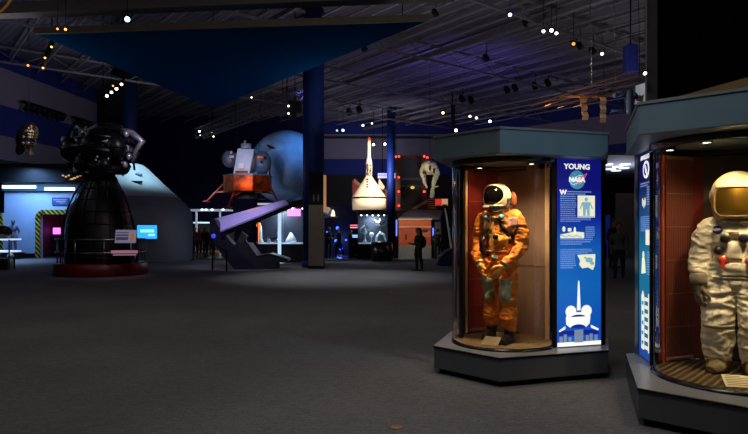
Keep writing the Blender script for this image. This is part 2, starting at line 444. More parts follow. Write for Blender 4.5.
def wall_piece(name, a, b, z0, z1, m, parent, th=.04):
    """wall standing on a-b with its object X axis along a-b, so that ribs run upright"""
    a = Vector(a); b = Vector(b); d = b - a; ang = math.atan2(d.y, d.x)
    o = obj(name, MB().box((d.length / 2, 0, (z1 - z0) / 2), (d.length, th, z1 - z0)), m, parent, local=True)
    Mx = wm(parent).inverted() @ Matrix.Translation((a.x, a.y, z0)) @ Matrix.Rotation(ang, 4, 'Z')
    o.matrix_basis = Mx; W[o.name] = wm(parent) @ Mx
    return o
ZB, ZC0, ZC1 = .311, 2.394, 2.654
def case(label, poly, ctr, r, arc, walls, posts, shell, lamps, floor_m, crown):
    cx = sum(p[0] for p in poly) / len(poly); cy = sum(p[1] for p in poly) / len(poly)
    t = thing('display_case', label, 'display case', (cx, cy, 0), group='hexagonal display cases')
    obj('toe_kick', MB().prism(inset(poly, .07), 0, .06), M_black, t)
    obj('base', MB().prism(poly, .06, .292), M_base, t, .006)
    obj('base_edge', MB().prism(inset(poly, -.012), .29, .303), M_blackgloss, t)
    obj('base_top', MB().prism(inset(poly, -.006), .303, ZB), M_top, t, .002)
    obj('canopy', MB().prism(poly, ZC0, ZC1), M_canopy, t, .008)
    obj('canopy_lip', MB().prism(inset(poly, -.012), ZC1 - .012, ZC1 + .012), M_canopyedge, t)
    obj('ceiling_ring', MB().lathe([(r - .05, ZC0 - .0), (r - .05, ZC0 - .055), (r + .035, ZC0 - .055), (r + .035, ZC0)], (ctr[0], ctr[1], 0), 64), M_blackgloss, t)
    obj('floor_ring', MB().lathe([(r - .02, ZB), (r - .02, ZB + .03), (r + .02, ZB + .03), (r + .025, ZB)], (ctr[0], ctr[1], 0), 64), M_blackgloss, t)
    disc = [(ctr[0] + (r - .015) * math.cos(2 * PI * i / 56), ctr[1] + (r - .015) * math.sin(2 * PI * i / 56)) for i in range(56)]
    obj('display_floor', MB().prism(disc, ZB, ZB + .018), floor_m, t)
    a0, a1 = math.radians(arc[0]), math.radians(arc[1])
    obj('curved_glass', MB().lathe([(r, ZB + .02), (r, ZC0 - .01)], (ctr[0], ctr[1], 0), 60, a0, a1), M_caseglass, t)
    for nm, a, b, z0, z1, mm in walls: wall_piece(nm, a, b, z0, z1, mm, t)
    for nm, x, y, sx, sy, rz, mm in posts:
        obj(nm, MB().box((x, y, (ZB + ZC0) / 2), (sx, sy, ZC0 - ZB), Matrix.Rotation(rz, 3, 'Z')), mm, t, .004)
    for nm, a, b, z0, z1, mm in walls:
        if not nm.startswith('maroon'):
            A_, B_ = Vector(a), Vector(b); d_ = (B_ - A_).normalized(); n_ = Vector((d_.y, -d_.x)) * .024; A_, B_ = A_ + n_ + d_ * .01, B_ + n_ - d_ * .01
            sm = MB()
            for z in [ZB + .03 + .325 * k_ for k_ in range(1, 6)] if nm.startswith('red') else [1.18]: sm.beam((A_.x, A_.y, z), (B_.x, B_.y, z), .006, .006)
            if nm.startswith('brown'): sm.beam((*A_.lerp(B_, .80), ZB), (*A_.lerp(B_, .80), ZC0), .008, .008)
            else: sm.beam((A_.x, A_.y, z1 - .02), (B_.x, B_.y, z1 - .02), .015, .03); sm.beam((A_.x, A_.y, ZB + .05), (B_.x, B_.y, ZB + .05), .02, .025)
            obj('wall_seam', sm, M_tanpost if nm.startswith('red') and False else mat('seam_tan', (170, 130, 96), .5), t)
    for a, b in zip(shell, shell[1:]): wall_piece('back_panel', a, b, ZB, ZC0, M_black, t, .03)
    for x, y in lamps:
        l = obj('downlight', MB().lathe([(.0, ZC0 - .005), (.05, ZC0 - .005), (.055, ZC0 - .035), (.04, ZC0 - .035), (.038, ZC0 - .012)], (x, y, 0), 20), M_darkmetal, t)
        obj('lamp_lens', MB().lathe([(0, ZC0 - .03), (.038, ZC0 - .03)], (x, y, 0), 20), M_lampglow, l)
    return t

# ---- lightbox panels
def panel_frame(p0, p1, z0, z1):
    p0 = Vector((*p0, 0)); p1 = Vector((*p1, 0)); u = (p1 - p0).normalized(); Wd = (p1 - p0).length
    n = Vector((u.y, -u.x, 0))               # towards the viewer
    M = Matrix((( u.x, 0, n.x, p0.x), (u.y, 0, n.y, p0.y), (0, 1, 0, z0), (0, 0, 0, 1)))
    return M, Wd, z1 - z0
def flat(M, pts, off): return MB().add([M @ Vector((x, y, off)) for x, y in pts], [list(range(len(pts)))])
def rect(M, x0, y0, x1, y1, off=.003): return flat(M, [(x0, y0), (x1, y0), (x1, y1), (x0, y1)], off)
def oval(M, cx, cy, rx, ry, off=.003, n=28, a0=0, a1=2 * PI, rot=0):
    pts = []
    for i in range(n):
        a = a0 + (a1 - a0) * i / (n - (0 if abs(a1 - a0 - 2 * PI) < 1e-6 else 1))
        x, y = rx * math.cos(a), ry * math.sin(a)
        pts.append((cx + x * math.cos(rot) - y * math.sin(rot), cy + x * math.sin(rot) + y * math.cos(rot)))
    return flat(M, pts, off)
def join(*ms):
    o = MB()
    for m in ms: o.add(m.v, m.f)
    return o
def lines(M, x0, x1, y0, y1, n, off=.003, rag=True, word=.012):
    """rows of print too small to read"""
    o = MB(); hgt = (y1 - y0) / n
    for i in range(n):
        y = y1 - (i + .5) * hgt; xe = x1 - ((x1 - x0) * random.uniform(0, .08) if rag else 0)
        if i == n - 1 and rag: xe = x0 + (x1 - x0) * random.uniform(.5, 1)
        x = x0
        while x < xe:
            w = min(word * random.uniform(.5, 2.2), xe - x)
            m = rect(M, x, y - hgt * .26, x + w, y + hgt * .26, off); o.add(m.v, m.f); x += w + .004
    return o
E = lambda n, c, s=1.: glow(n, c, s)
M_pwhite = E('print_white', (245, 245, 235), 1.0); M_pcream = E('print_cream', (238, 234, 200), .95); M_ptext = E('print_text', (140, 180, 235), .55)
M_pblue = E('print_blue', (18, 40, 150), .7); M_pteal = E('print_teal', (60, 140, 190), .8); M_pred = E('print_red', (220, 90, 110), .8)
M_pgrey = E('print_grey', (130, 150, 175), .7); M_plogo = E('print_logo_blue', (70, 150, 180), .7); M_pmid = E('print_mid', (140, 185, 205), .8)
M_panelA = bands('young_panel_light', [(0, (26, 84, 210)), (.5, (18, 92, 205)), (1.0, (20, 112, 205)), (1.4, (24, 104, 200)), (1.75, (22, 44, 170)), (2.1, (18, 22, 130))], 'Z', .4, True, .64, 0, 2.1, const=False)
M_panelB = bands('apollo_panel_light', [(0, (20, 50, 170)), (.5, (20, 90, 170)), (1.0, (30, 125, 165)), (1.4, (28, 125, 160)), (1.72, (24, 80, 140)), (2.1, (16, 18, 80))], 'Z', .4, True, .62, 0, 2.1, const=False)

# ================= case 1 (orange suit)
P1poly = [(.675, 6.75), (1.283, 6.11), (2.535, 6.50), (2.80, 7.2), (2.2, 7.95), (1.05, 7.85)]
C1 = (1.50, 6.95); R1 = .575
case1 = case('hexagonal display case holding the orange suit, with the YOUNG panel', P1poly, C1, R1, (172, 342),
    [('red_back_wall', (1.17, 7.50), (1.43, 7.66), ZB, ZC0, M_redrib), ('maroon_back_wall', (1.43, 7.66), (1.60, 7.72), ZB, ZC0, M_maroon),
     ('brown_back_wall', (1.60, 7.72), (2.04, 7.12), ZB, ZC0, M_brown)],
    [('glass_edge_gleam', .945, 7.02, .05, .03, .2, M_chrome), ('inner_post', 1.03, 7.12, .035, .05, .2, M_blackgloss), ('tan_post', 1.135, 7.42, .03, .05, .3, M_tanpost),  # first post is a chrome strip, standing for the glass edge reflection
     ('tan_post', 2.035, 7.05, .05, .06, -.3, M_tanpost), ('dark_post', 2.03, 6.69, .075, .06, .3, M_black), ('dark_post', 2.585, 6.80, .05, .06, .3, M_black)],
    [(1.05, 7.15), (1.14, 7.55), (1.55, 7.80), (2.2, 7.75), (2.70, 7.15), (2.62, 6.84)],
    [(1.14, 7.42), (1.29, 7.32), (1.80, 6.85)], M_gravel, False)
Mp, Wd, Hd = panel_frame((2.015, 6.60), (2.56, 6.768), .32, 2.394)
panel = obj('info_panel', MB().slab([Mp @ V(0, 0, 0), Mp @ V(Wd, 0, 0), Mp @ V(Wd, Hd, 0), Mp @ V(0, Hd, 0)], Mp.to_3x3() @ V(0, 0, -.003)), M_panelA, case1)
obj('panel_box', MB().slab([Mp @ V(-.01, 0, -.004), Mp @ V(Wd + .01, 0, -.004), Mp @ V(Wd + .01, Hd, -.004), Mp @ V(-.01, Hd, -.004)], Mp.to_3x3() @ V(0, 0, -.05)), M_black, case1)
def U(px): return (px - 557) / 44.5 * Wd
def Vv(py): return (347.5 - py) / 191.5 * Hd
def sub(name, mb, m): return obj(name, mb, m, panel)
def tmat(M, x, y, off=.004): return M @ Matrix.Translation((x, y, off))
sub('title_lettering', text_mb('YOUNG', .082, tmat(Mp, U(576.8), Vv(163.7)), .0022, sx=1.12), M_pwhite)
lg = sub('logo_disc', oval(Mp, U(576.7), Vv(177), .104, .104, .003), M_plogo)
sub('logo_lettering', text_mb('NASA', .072, tmat(Mp, U(576.5), Vv(177), .007), .0022, sx=1.12), M_pwhite)
def ribbon(M, pts, w, off):
    o = MB()
    for (x0, y0, w0), (x1, y1, w1) in zip([(*p, q) for p, q in zip(pts, w)], [(*p, q) for p, q in zip(pts[1:], w[1:])]):
        d = Vector((x1 - x0, y1 - y0)).normalized(); nn = Vector((-d.y, d.x))
        f = flat(M, [(x0 + nn.x * w0, y0 + nn.y * w0), (x0 - nn.x * w0, y0 - nn.y * w0), (x1 - nn.x * w1, y1 - nn.y * w1), (x1 + nn.x * w1, y1 + nn.y * w1)], off); o.add(f.v, f.f)
    return o
lx, ly = U(576.7), Vv(177)
sub('logo_chevron', join(ribbon(Mp, [(lx - .07, ly + .028), (lx + .02, ly + .012), (lx + .13, ly + .075)], [.003, .010, .003], .005), ribbon(Mp, [(lx + .13, ly + .075), (lx + .06, ly - .03), (lx - .02, ly - .03)], [.003, .008, .003], .0052)), M_pred)
orb = [(lx + .088 * math.cos(a) * math.cos(.45) - .035 * math.sin(a) * math.sin(.45), ly + .088 * math.cos(a) * math.sin(.45) + .035 * math.sin(a) * math.cos(.45)) for a in [2 * PI * i / 24 for i in range(25)]]
sub('logo_orbit', ribbon(Mp, orb, [.002] * 25, .0045), M_pwhite)
sub('logo_stars', join(*[oval(Mp, lx + random.uniform(-.06, .06), ly + random.uniform(-.075, .075), .003, .003, .0046, 6) for _ in range(12)]), M_pwhite)
sub('initial_lettering', text_mb('W', .075, tmat(Mp, U(562.8), Vv(190.3)), .0028, sx=1.1), M_pwhite)
for x0, x1, y0, y1, n in ((566.5, 593, 188, 192.8, 2), (560, 576, 193, 215, 10), (560, 593, 215.2, 220.5, 3), (585.5, 595, 224.5, 237, 6), (560, 593, 237.3, 244, 3), (560, 593, 247.5, 253, 3), (560, 576, 253, 268, 7)):
    sub('text_block', lines(Mp, U(x0), U(x1), Vv(y1), Vv(y0), n), M_ptext)
ph = sub('photo_print', rect(Mp, U(577.3), Vv(215.5), U(595), Vv(193)), M_pcream)
P_ = lambda *q: [(U(x), Vv(y)) for x, y in q]
sub('photo_detail', join(oval(Mp, U(586), Vv(197), .024, .024, .0045), flat(Mp, P_((582.5, 207), (589.5, 207), (590.3, 199.6), (581.7, 199.6)), .0046), flat(Mp, P_((582.7, 214), (585.4, 214), (585.8, 207), (582.6, 207)), .0045), flat(Mp, P_((587, 214), (589.8, 214), (589.4, 207), (586.4, 207)), .0045),
    flat(Mp, P_((579.2, 206.5), (580.6, 207), (582.3, 202), (581.7, 199.8)), .0047), flat(Mp, P_((591.6, 207), (593, 206.5), (590.5, 199.8), (589.8, 202)), .0047), rect(Mp, U(577.6), Vv(215.2), U(594.6), Vv(214.2), .0044)), M_pmid)
sub('photo_print', join(flat(Mp, [(U(560), Vv(237)), (U(584), Vv(237)), (U(584), Vv(231)), (U(574), Vv(230)), (U(566), Vv(232)), (U(560), Vv(233))], .003), rect(Mp, U(567.5), Vv(230), U(571), Vv(226.5)), oval(Mp, U(563.5), Vv(227.5), .02, .03, .003), oval(Mp, U(574.5), Vv(228.5), .014, .035, .003)), M_pcream)
sub('photo_detail', join(*[oval(Mp, U(561 + 2.4 * i), Vv(234 + (i % 3) * .8), .018, .008, .0045, 10) for i in range(9)]), M_pmid)
sub('photo_print', flat(Mp, [(U(577), Vv(254)), (U(595.5), Vv(253.5)), (U(595), Vv(265)), (U(593), Vv(270)), (U(588), Vv(267)), (U(582), Vv(268)), (U(579), Vv(264)), (U(580), Vv(260))], .003), M_pcream)
sub('photo_detail', join(oval(Mp, U(589), Vv(259.5), .05, .03, .0045), oval(Mp, U(592), Vv(263), .03, .02, .0046), oval(Mp, U(585), Vv(257), .02, .012, .0046)), M_pmid)
# shuttle seen head on
sub('shuttle_picture', join(
    flat(Mp, [(U(576.6), Vv(311)), (U(580.4), Vv(311)), (U(579.2), Vv(282)), (U(578.5), Vv(280)), (U(577.8), Vv(282))], .003),
    oval(Mp, U(570.6), Vv(312), .068, .066, .003), oval(Mp, U(586.4), Vv(312), .068, .066, .003),
    flat(Mp, [(U(565.5), Vv(318)), (U(568), Vv(313)), (U(589), Vv(313)), (U(590.5), Vv(318)), (U(589.5), Vv(325)), (U(586), Vv(328.5)), (U(570), Vv(328.5)), (U(566), Vv(325))], .0031),
    flat(Mp, [(U(558.5), Vv(331)), (U(565), Vv(326.5)), (U(565), Vv(329.5)), (U(559), Vv(332.5))], .003), flat(Mp, [(U(599), Vv(331)), (U(591), Vv(326.5)), (U(591), Vv(329.5)), (U(598.5), Vv(333)), ], .003),
    rect(Mp, U(557.2), Vv(347.4), U(601.3), Vv(343.2), .003)), M_pwhite)
sub('shuttle_shading', join(oval(Mp, U(577.8), Vv(317.6), .092, .024, .0045, 16, 0, PI), oval(Mp, U(577.8), Vv(329), .10, .04, .0046, 16, 0, PI),
    rect(Mp, U(558.5), Vv(336.5), U(599), Vv(331.5), .0025)), M_pblue)
sub('shuttle_underside', join(rect(Mp, U(574), Vv(344), U(583), Vv(331), .005), *[rect(Mp, U(x), Vv(343.2), U(x + 3.2), Vv(y), .005) for x, y in ((559, 337), (563.2, 335), (568, 338), (585.5, 337), (589.5, 335.5), (594.5, 337))]), M_pgrey)

# ================= case 2 (white suit)
P2poly = [(2.65, 6.30), (2.18, 4.95), (2.83, 4.35), (4.0, 4.3), (4.45, 5.5), (3.7, 6.75)]
C2 = (3.2, 5.3); R2 = .665
case2 = case('hexagonal display case holding the white suit, with the APOLLO panel', P2poly, C2, R2, (128, 385),
    [('red_back_wall', (2.815, 5.82), (3.16, 5.97), ZB, ZC0 - .06, M_redrib2), ('maroon_back_wall', (3.16, 5.97), (3.28, 5.99), ZB, ZC0, M_maroon),
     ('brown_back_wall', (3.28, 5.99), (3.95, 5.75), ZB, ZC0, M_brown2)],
    [('grey_post', 2.752, 6.285, .03, .04, 1.3, M_steel), ('dark_post', 2.66, 5.73, .04, .05, 1.3, M_blackgloss), ('orange_post', 2.792, 5.80, .014, .03, .4, mat('orange_post', (205, 84, 44), .5))],
    [(2.79, 6.34), (3.6, 6.55), (4.2, 5.6)],
    [(2.79, 5.66), (2.86, 5.16), (3.3, 4.95)], M_slats, True)
Mp, Wd, Hd = panel_frame((2.762, 6.25), (2.675, 5.76), .32, 2.394)
panel = obj('info_panel', MB().slab([Mp @ V(0, 0, 0), Mp @ V(Wd, 0, 0), Mp @ V(Wd, Hd, 0), Mp @ V(0, Hd, 0)], Mp.to_3x3() @ V(0, 0, -.003)), M_panelB, case2)
obj('panel_box', MB().slab([Mp @ V(-.005, 0, -.004), Mp @ V(Wd + .005, 0, -.004), Mp @ V(Wd + .005, Hd, -.004), Mp @ V(-.005, Hd, -.004)], Mp.to_3x3() @ V(0, 0, -.05)), M_black, case2)
def FX(f): return f * Wd
def FY(py): return (360 - py) / 207. * Hd
sub('title_lettering', text_mb('APOLLO', .060, tmat(Mp, FX(.47), FY(158.5)), .0016, sx=1.4), M_pwhite)
sub('logo_disc', oval(Mp, FX(.55), FY(171), .115, .088, .003), M_pwhite)
sub('logo_centre', oval(Mp, FX(.55), FY(171), .082, .062, .0045), M_pblue)
sub('logo_swoosh', oval(Mp, FX(.55), FY(171), .07, .022, .006, rot=2.2), M_pwhite)
for x0, x1, y0, y1, n in ((.12, .95, 183, 188, 2), (.62, .95, 188, 207, 8), (.15, .9, 217, 233, 8), (.62, .95, 252, 276, 10)):
    sub('text_block', lines(Mp, FX(x0), FX(x1), FY(y1), FY(y0), n), M_ptext)
sub('photo_print', rect(Mp, FX(.52), FY(246), FX(.94), FY(231)), M_pcream)
sub('photo_print', join(oval(Mp, FX(.35), FY(257), .035, .045), flat(Mp, [(FX(.2), FY(276)), (FX(.52), FY(274)), (FX(.45), FY(260)), (FX(.25), FY(260))], .003)), M_pcream)
sub('photo_print', join(*[oval(Mp, FX(.3 + .09 * i), FY(203 + (i % 2) * 2), .02, .045, .003, 10) for i in range(3)]), M_pcream)
sub('gantry_picture', join(flat(Mp, [(FX(.2), FY(352)), (FX(.42), FY(352)), (FX(.42), FY(298)), (FX(.31), FY(292)), (FX(.2), FY(298))], .003), *[rect(Mp, FX(.45), FY(350 - i * 8), FX(.7), FY(346.5 - i * 8)) for i in range(7)], rect(Mp, FX(.7), FY(352), FX(.76), FY(294))), M_pcream)
sub('gantry_shading', join(*[rect(Mp, FX(.24), FY(347 - i * 10), FX(.38), FY(343 - i * 10), .0045) for i in range(5)]), M_pteal)

# case lighting: canopy lamps, with unseen wall-wash and leg spots added to brighten
WARM = (1, .74, .44)
light('SPOT', (1.30, 6.62, 2.36), 46, WARM, (1.48, 6.93, 1.25), .03, 75, .8)
light('SPOT', (1.80, 6.75, 2.36), 22, WARM, (1.55, 6.95, 1.0), .03, 85, .8)
light('SPOT', (1.25, 7.15, 2.36), 16, (1, .62, .36), (1.40, 7.5, .5), .03, 110, .9)
light('SPOT', (1.66, 6.60, 2.36), 34, (1, .80, .55), (1.80, 7.35, .5), .05, 95, 1.)
light('SPOT', (1.22, 6.50, 2.36), 125, WARM, (1.46, 6.9, .62), .05, 40, .9)
light('SPOT', (2.98, 4.84, 2.36), 33.12, (1, .80, .50), (3.22, 5.3, 1.25), .03, 105, .8)
light('SPOT', (3.42, 4.90, 2.36), 30.6, (1, .80, .50), (3.24, 5.3, 1.0), .03, 80, .8)
light('SPOT', (3.05, 4.80, 2.36), 60, (1, .80, .50), (3.2, 5.3, .6), .05, 38, .9)
light('SPOT', (3.0, 5.3, 2.36), 12, WARM, (3.04, 5.9, .3), .05, 110, 1.)

# ================================================================== SPACESUITS
def folds(mb, nrm, amp, f=1., seed=0., where=None):
    for i, (p, n) in enumerate(zip(mb.v, nrm)):
        q = Vector((p.x * 6 * f + seed, p.y * 6 * f + seed * 2, p.z * 13 * f))
        w = noise.noise_vector(q * .5) * .9
        a = 1 - abs(noise.noise(q + w)) * 2.4
        b = 1 - abs(noise.noise(q * 2.1 + w + Vector((9, 3, 1)))) * 2.2
        k = where(p) if where else 1.
        mb.v[i] = p + n * amp * k * (.75 * a + .35 * b - .35)
def bvh_of(mb): return BVHTree.FromPolygons([tuple(v) for v in mb.v], mb.f)
def patch(bv, o, d, up, w, h, th=.008, n=7, m=7, round_=False, bulge=0.):
    """soft pad that lies on the suit's surface, found by looking along d"""
    o = Vector(o); d = Vector(d).normalized(); up = Vector(up); up = (up - d * up.dot(d)).normalized(); sx = d.cross(up)
    front = []; back = []
    for j in range(m + 1):
        for i in range(n + 1):
            a = i / n * 2 - 1; b = j / m * 2 - 1
            if round_:
                if abs(a) > abs(b): rr = abs(a)
                else: rr = abs(b)
                l = math.hypot(a, b)
                if l > 0: a, b = a / l * rr, b / l * rr
            q = o + sx * (a * w / 2) + up * (b * h / 2)
            hit = bv.ray_cast(q - d * .6, d, 1.2)
            loc = hit[0] if hit[0] is not None else q
            k = (1 - max(abs(a), abs(b)) ** 2) * bulge
            front.append(loc - d * (th + k)); back.append(loc + d * .012)
    mb = MB(); r = n + 1; N = len(front); fs = []
    for j in range(m):
        for i in range(n):
            q = j * r + i; fs.append((q, q + 1, q + r + 1, q + r)); fs.append((N + q, N + q + r, N + q + r + 1, N + q + 1))
    ring = [i for i in range(r)] + [j * r + n for j in range(1, m + 1)] + [m * r + i for i in range(n - 1, -1, -1)] + [j * r for j in range(m - 1, 0, -1)]
    for a, b in zip(ring, ring[1:] + ring[:1]): fs.append((a, b, N + b, N + a))
    return mb.add(front + back, fs, True)
def hand(wrist, d, palm, side, s=1., curl=.5, fat=1.):
    """a five-fingered hand: d points to the fingertips, palm is the palm's normal, side is where the thumb leaves"""
    d = Vector(d).normalized(); palm = Vector(palm); palm = (palm - d * palm.dot(d)).normalized(); side = Vector(side)
    side = (side - d * side.dot(d) - palm * side.dot(palm)).normalized(); w = Vector(wrist); mb = MB()
    R = Matrix((side, palm, d)).transposed()
    mb.limb([w - d * .02 * s, w + d * .03 * s], [.03 * s * fat, .034 * s * fat])
    mb.ell(w + d * .06 * s, (.046 * s, .022 * s * fat, .055 * s), 14, 10, R)
    for k, (off, ln, r) in enumerate(((.033, .075, .0105), (.011, .085, .011), (-.012, .078, .0105), (-.033, .060, .0095))):
        r *= s * fat; b = w + d * .095 * s + side * off * s; p = [b]; a = .25 * curl; sp = side * off * .25
        for seg in (.45, .32, .26):
            p.append(p[-1] + (d * math.cos(a) + palm * math.sin(a) + sp).normalized() * ln * seg * s); a += .75 * curl
        mb.limb(p, [r * 1.1, r, r * .92, r * .78], 8, 2)
    b = w + d * .035 * s + side * .035 * s
    mb.limb([b, b + (d * .6 + side * .75 + palm * .25).normalized() * .032 * s, b + (d * .8 + side * .62 + palm * .4).normalized() * .062 * s, b + (d * 1.0 + side * .5 + palm * .6).normalized() * .088 * s],
            [.016 * s * fat, .0135 * s * fat, .012 * s * fat, .0095 * s * fat], 8, 2)
    return fuse(mb, .0055 * s, 1)
M_orange = mat('orange_suit_cloth', (232, 132, 34), .75, 0, .25, 7, .5, 40)
M_orangedk = mat('orange_suit_dark', (140, 74, 30), .8, 0, .25, 9, .6, 55)
M_sage = mat('sage_pocket', (150, 172, 150), .7, 0, .25, 20, .5, 60)
M_whitesuit = mat('white_suit_cloth', (236, 224, 196), .8, 0, .07, 6, .25, 25)
M_glovey = mat('yellow_glove', (224, 160, 62), .6, 0, .2, 20, .4, 60)
M_boot = mat('black_boot', (24, 22, 22), .35, 0, .2, 10)
M_ivory = mat('ivory_helmet_shell', (222, 205, 160), .3, 0, .05)
M_visor = mat('dark_visor', (10, 9, 8), .06, .2, .02)
M_goldvisor = mat('gold_visor', (255, 190, 70), .28, .95, .06)
M_silver = mat('silver_ring', (190, 175, 140), .3, .9)
M_strap = mat('dark_strap', (34, 26, 22), .6)
M_tealring = mat('teal_fitting', (86, 132, 130), .35, .3)
M_zip = mat('tan_zip', (166, 128, 66), .6)

# ---- orange suit, facing image-left and towards the viewer
S1 = (1.462, 6.98, ZB + .018); TH1 = math.radians(-36)
suit = thing('spacesuit', 'orange full pressure suit with white helmet and dark visor in the display case', 'spacesuit', S1, TH1)
b = MB()
for s in (-1, 1):
    st = -.09 if s > 0 else .10          # near leg a little forward
    b.limb([(s * .10, .0, .93), (s * .13, st * .4 - .01, .72), (s * .15, st - .02, .52), (s * .152, st + .02, .40), (s * .152, st - .01, .28), (s * .152, st + .02, .16)],
           [(.11, .12), (.098, .11), (.084, .092), (.078, .086), (.094, .105), (.068, .074)])
    b.limb([(s * .185, 0, 1.43), (s * .245, .01, 1.30), (s * .265, .0, 1.12), (s * .225, -.12, .99), (s * .15, -.20, .90)], [.080, .083, .076, .068, .052])
b.limb([(0, .0, .90), (0, .0, 1.02), (0, .0, 1.18), (0, .0, 1.33), (0, .0, 1.44), (0, .0, 1.52)], [(.15, .13), (.162, .135), (.17, .14), (.185, .145), (.155, .125), (.105, .105)])
for s in (-1, 1): b.ell((s * .15, .01, 1.42), (.10, .09, .075))
b, nr = fuse(b, .0085, 5)
folds(b, nr, .019, 1.25, 3.1)
bv = bvh_of(b)
body = obj('suit_body', b, M_orange, suit, local=True)
def part(name, mb, m, par=None): return obj(name, mb, m, par or suit, local=True)
part('neck_ring', MB().lathe([(.10, 1.515), (.125, 1.52), (.13, 1.54), (.125, 1.565), (.10, 1.57)], (0, -.015, 0), n=32), M_silver)
# helmet: round ivory shell, big dark oval visor, orange-brown cap at the back
hz, hy = 1.664, -.055
helm = MB().ell((0, hy + .02, hz), (.150, .165, .160), 28, 20)
helm, hn = fuse(helm.lathe([(0.0, 1.545), (.125, 1.55), (.135, 1.58), (.14, 1.62), (0, 1.64)], (0, hy + .01, 0), 28), .009, 2)
h = helm_o = part('helmet', helm, M_ivory)
def vis_pt(a, b, k=1.0):          # a, b run over the unit disc; k lifts the point off the shell
    az = math.radians(64) * a; el = math.radians(7) + math.radians(45) * b
    return V(.158 * k * math.sin(az) * math.cos(el) ** .6, hy + .02 - .174 * k * math.cos(az) * math.cos(el), hz + .165 * k * math.sin(el))
def disc_grid(f, n=12, m=36):
    g = MB(); g.v = [f(0, 0)] + [f(r_ / n * math.cos(2 * PI * j / m), r_ / n * math.sin(2 * PI * j / m)) for r_ in range(1, n + 1) for j in range(m)]
    g.f = [[0, 1 + j, 1 + (j + 1) % m] for j in range(m)] + [[1 + r_ * m + j, 1 + (r_ + 1) * m + j, 1 + (r_ + 1) * m + (j + 1) % m, 1 + r_ * m + (j + 1) % m] for r_ in range(n - 1) for j in range(m)]
    g.sm = [True] * len(g.f); return g
obj('visor', disc_grid(vis_pt), M_visor, h, local=True)
obj('visor_rim', MB().tube([vis_pt(1.03 * math.cos(2 * PI * i / 40), 1.03 * math.sin(2 * PI * i / 40), .995) for i in range(40)], .011, 8, closed=True), M_ivory, h, local=True)
obj('chin_bar', MB().tube([(math.sin(a) * .150, hy + .01 - math.cos(a) * .166, hz - .112) for a in [math.radians(q) for q in range(-75, 76, 15)]], (.016), 8), M_silver, h, local=True)
obj('chin_latch', MB().box((-.02, hy - .165, hz - .112), (.07, .02, .022)), M_cream, h, local=True)
obj('side_pivot', MB().lathe([(0, .0), (.032, 0), (.032, .02), (.02, .03), (0, .03)], (.146, hy + .03, hz - .03), 20, axis=(1, 0, 0)), M_silver, h, local=True)
obj('helmet_hose', MB().tube([(.10, hy + .15, hz + .05), (.125, hy + .155, hz - .01), (.12, hy + .16, hz - .07), (.10, hy + .15, hz - .12)], [.03, .035, .035, .028], 10), M_orangedk, h, local=True)
part('helmet_tether', MB().tube([(.15, -.02, 1.56), (.10, -.16, 1.50), (.03, -.19, 1.48), (-.06, -.17, 1.50)], .012, 8), M_strap)
for s in (-1, 1):
    g, _ = hand((s * .14, -.215, .885), (-s * .38, -.42, -.82), (-s * .9, .35, .1), (0, -1, -.15), 1.12, .55, 1.25)
    part('glove', g, M_glovey)
    part('wrist_ring', MB().lathe([(.05, -.015), (.062, -.012), (.062, .012), (.05, .015)], (s * .148, -.205, .90), 20, axis=(-s * .38, -.42, -.82)), M_silver)
    st = -.09 if s > 0 else .10
    bt = MB().limb([(s * .152, st + .02, .24), (s * .152, st + .02, .12), (s * .152, st + .01, .06)], [(.072, .08), (.066, .075), (.06, .07)])
    bt.limb([(s * .152, st + .04, .055), (s * .157, st - .08, .05), (s * .162, st - .165, .042)], [(.052, .05), (.05, .048), (.042, .036)])
    bt.box((s * .157, st - .06, .015), (.095, .27, .03))
    bt, _ = fuse(bt, .009, 2)
    for v in bt.v: v.z = max(v.z, 0.0)
    part('boot', bt, M_boot)
    # sage knee pockets
    part('knee_pocket', patch(bv, (s * .152, -.2, .60), (-s * .15, 1, 0), (0, 0, 1), .125, .25, .012, bulge=.02), M_sage)
    obj('pocket_flap', patch(bv, (s * .152, -.2, .695), (-s * .15, 1, 0), (0, 0, 1),   .13, .05, .030), M_sage, bpy.data.objects[[o for o in suit.children if o.name.startswith('knee_pocket')][-1].name], local=True)
part('front_zip', patch(bv, (-.02, -.3, 1.18), (0, 1, 0), (.02, 0, 1), .032, .52, .010, 2, 24), M_zip)
part('chest_strap', patch(bv, (-.095, -.3, 1.19), (0, 1, 0), (.0, 0, 1), .045, .44, .012, 2, 20), M_strap)
part('chest_strap', patch(bv, (.105, -.3, 1.30), (0, 1, 0), (-.55, 0, 1), .040, .26, .012, 2, 14), M_strap)
part('arm_strap', patch(bv, (.24, -.3, 1.22), (-.2, 1, 0), (.5, 0, 1), .035, .22, .010, 2, 12), M_strap)
part('air_hose', MB().tube([(-.10, -.15, 1.22), (-.135, -.215, 1.14), (-.13, -.215, 1.05), (-.09, -.18, .96)], .022, 10), M_blackgloss)
for s in (-1, 1):
    part('chest_connector', MB().lathe([(0, .0), (.036, 0), (.036, .03), (.026, .05), (.018, .07), (0, .07)], (s * .085, -.135, 1.43), 20, axis=(s * .1, -1, -.15)), M_tealring)
part('chest_badge', patch(bv, (-.115, -.3, 1.335), (0, 1, 0), (0, 0, 1), .095, .105, .014, round_=True), mat('white_orange_badge', (238, 200, 150), .6))
part('name_patch', patch(bv, (.055, -.3, 1.37), (0, 1, 0), (0, 0, 1), .10, .03, .012), M_strap)
part('shoulder_patch', patch(bv, (.26, -.2, 1.40), (-.55, 1, -.25), (0, 0, 1), .10, .10, .010), mat('pale_flag_patch', (232, 170, 150), .6))
part('belly_pocket', patch(bv, (.07, -.3, 1.17), (0, 1, 0), (.25, 0, 1), .15, .10, .014, bulge=.012), mat('yellow_pocket', (232, 168, 74), .6))
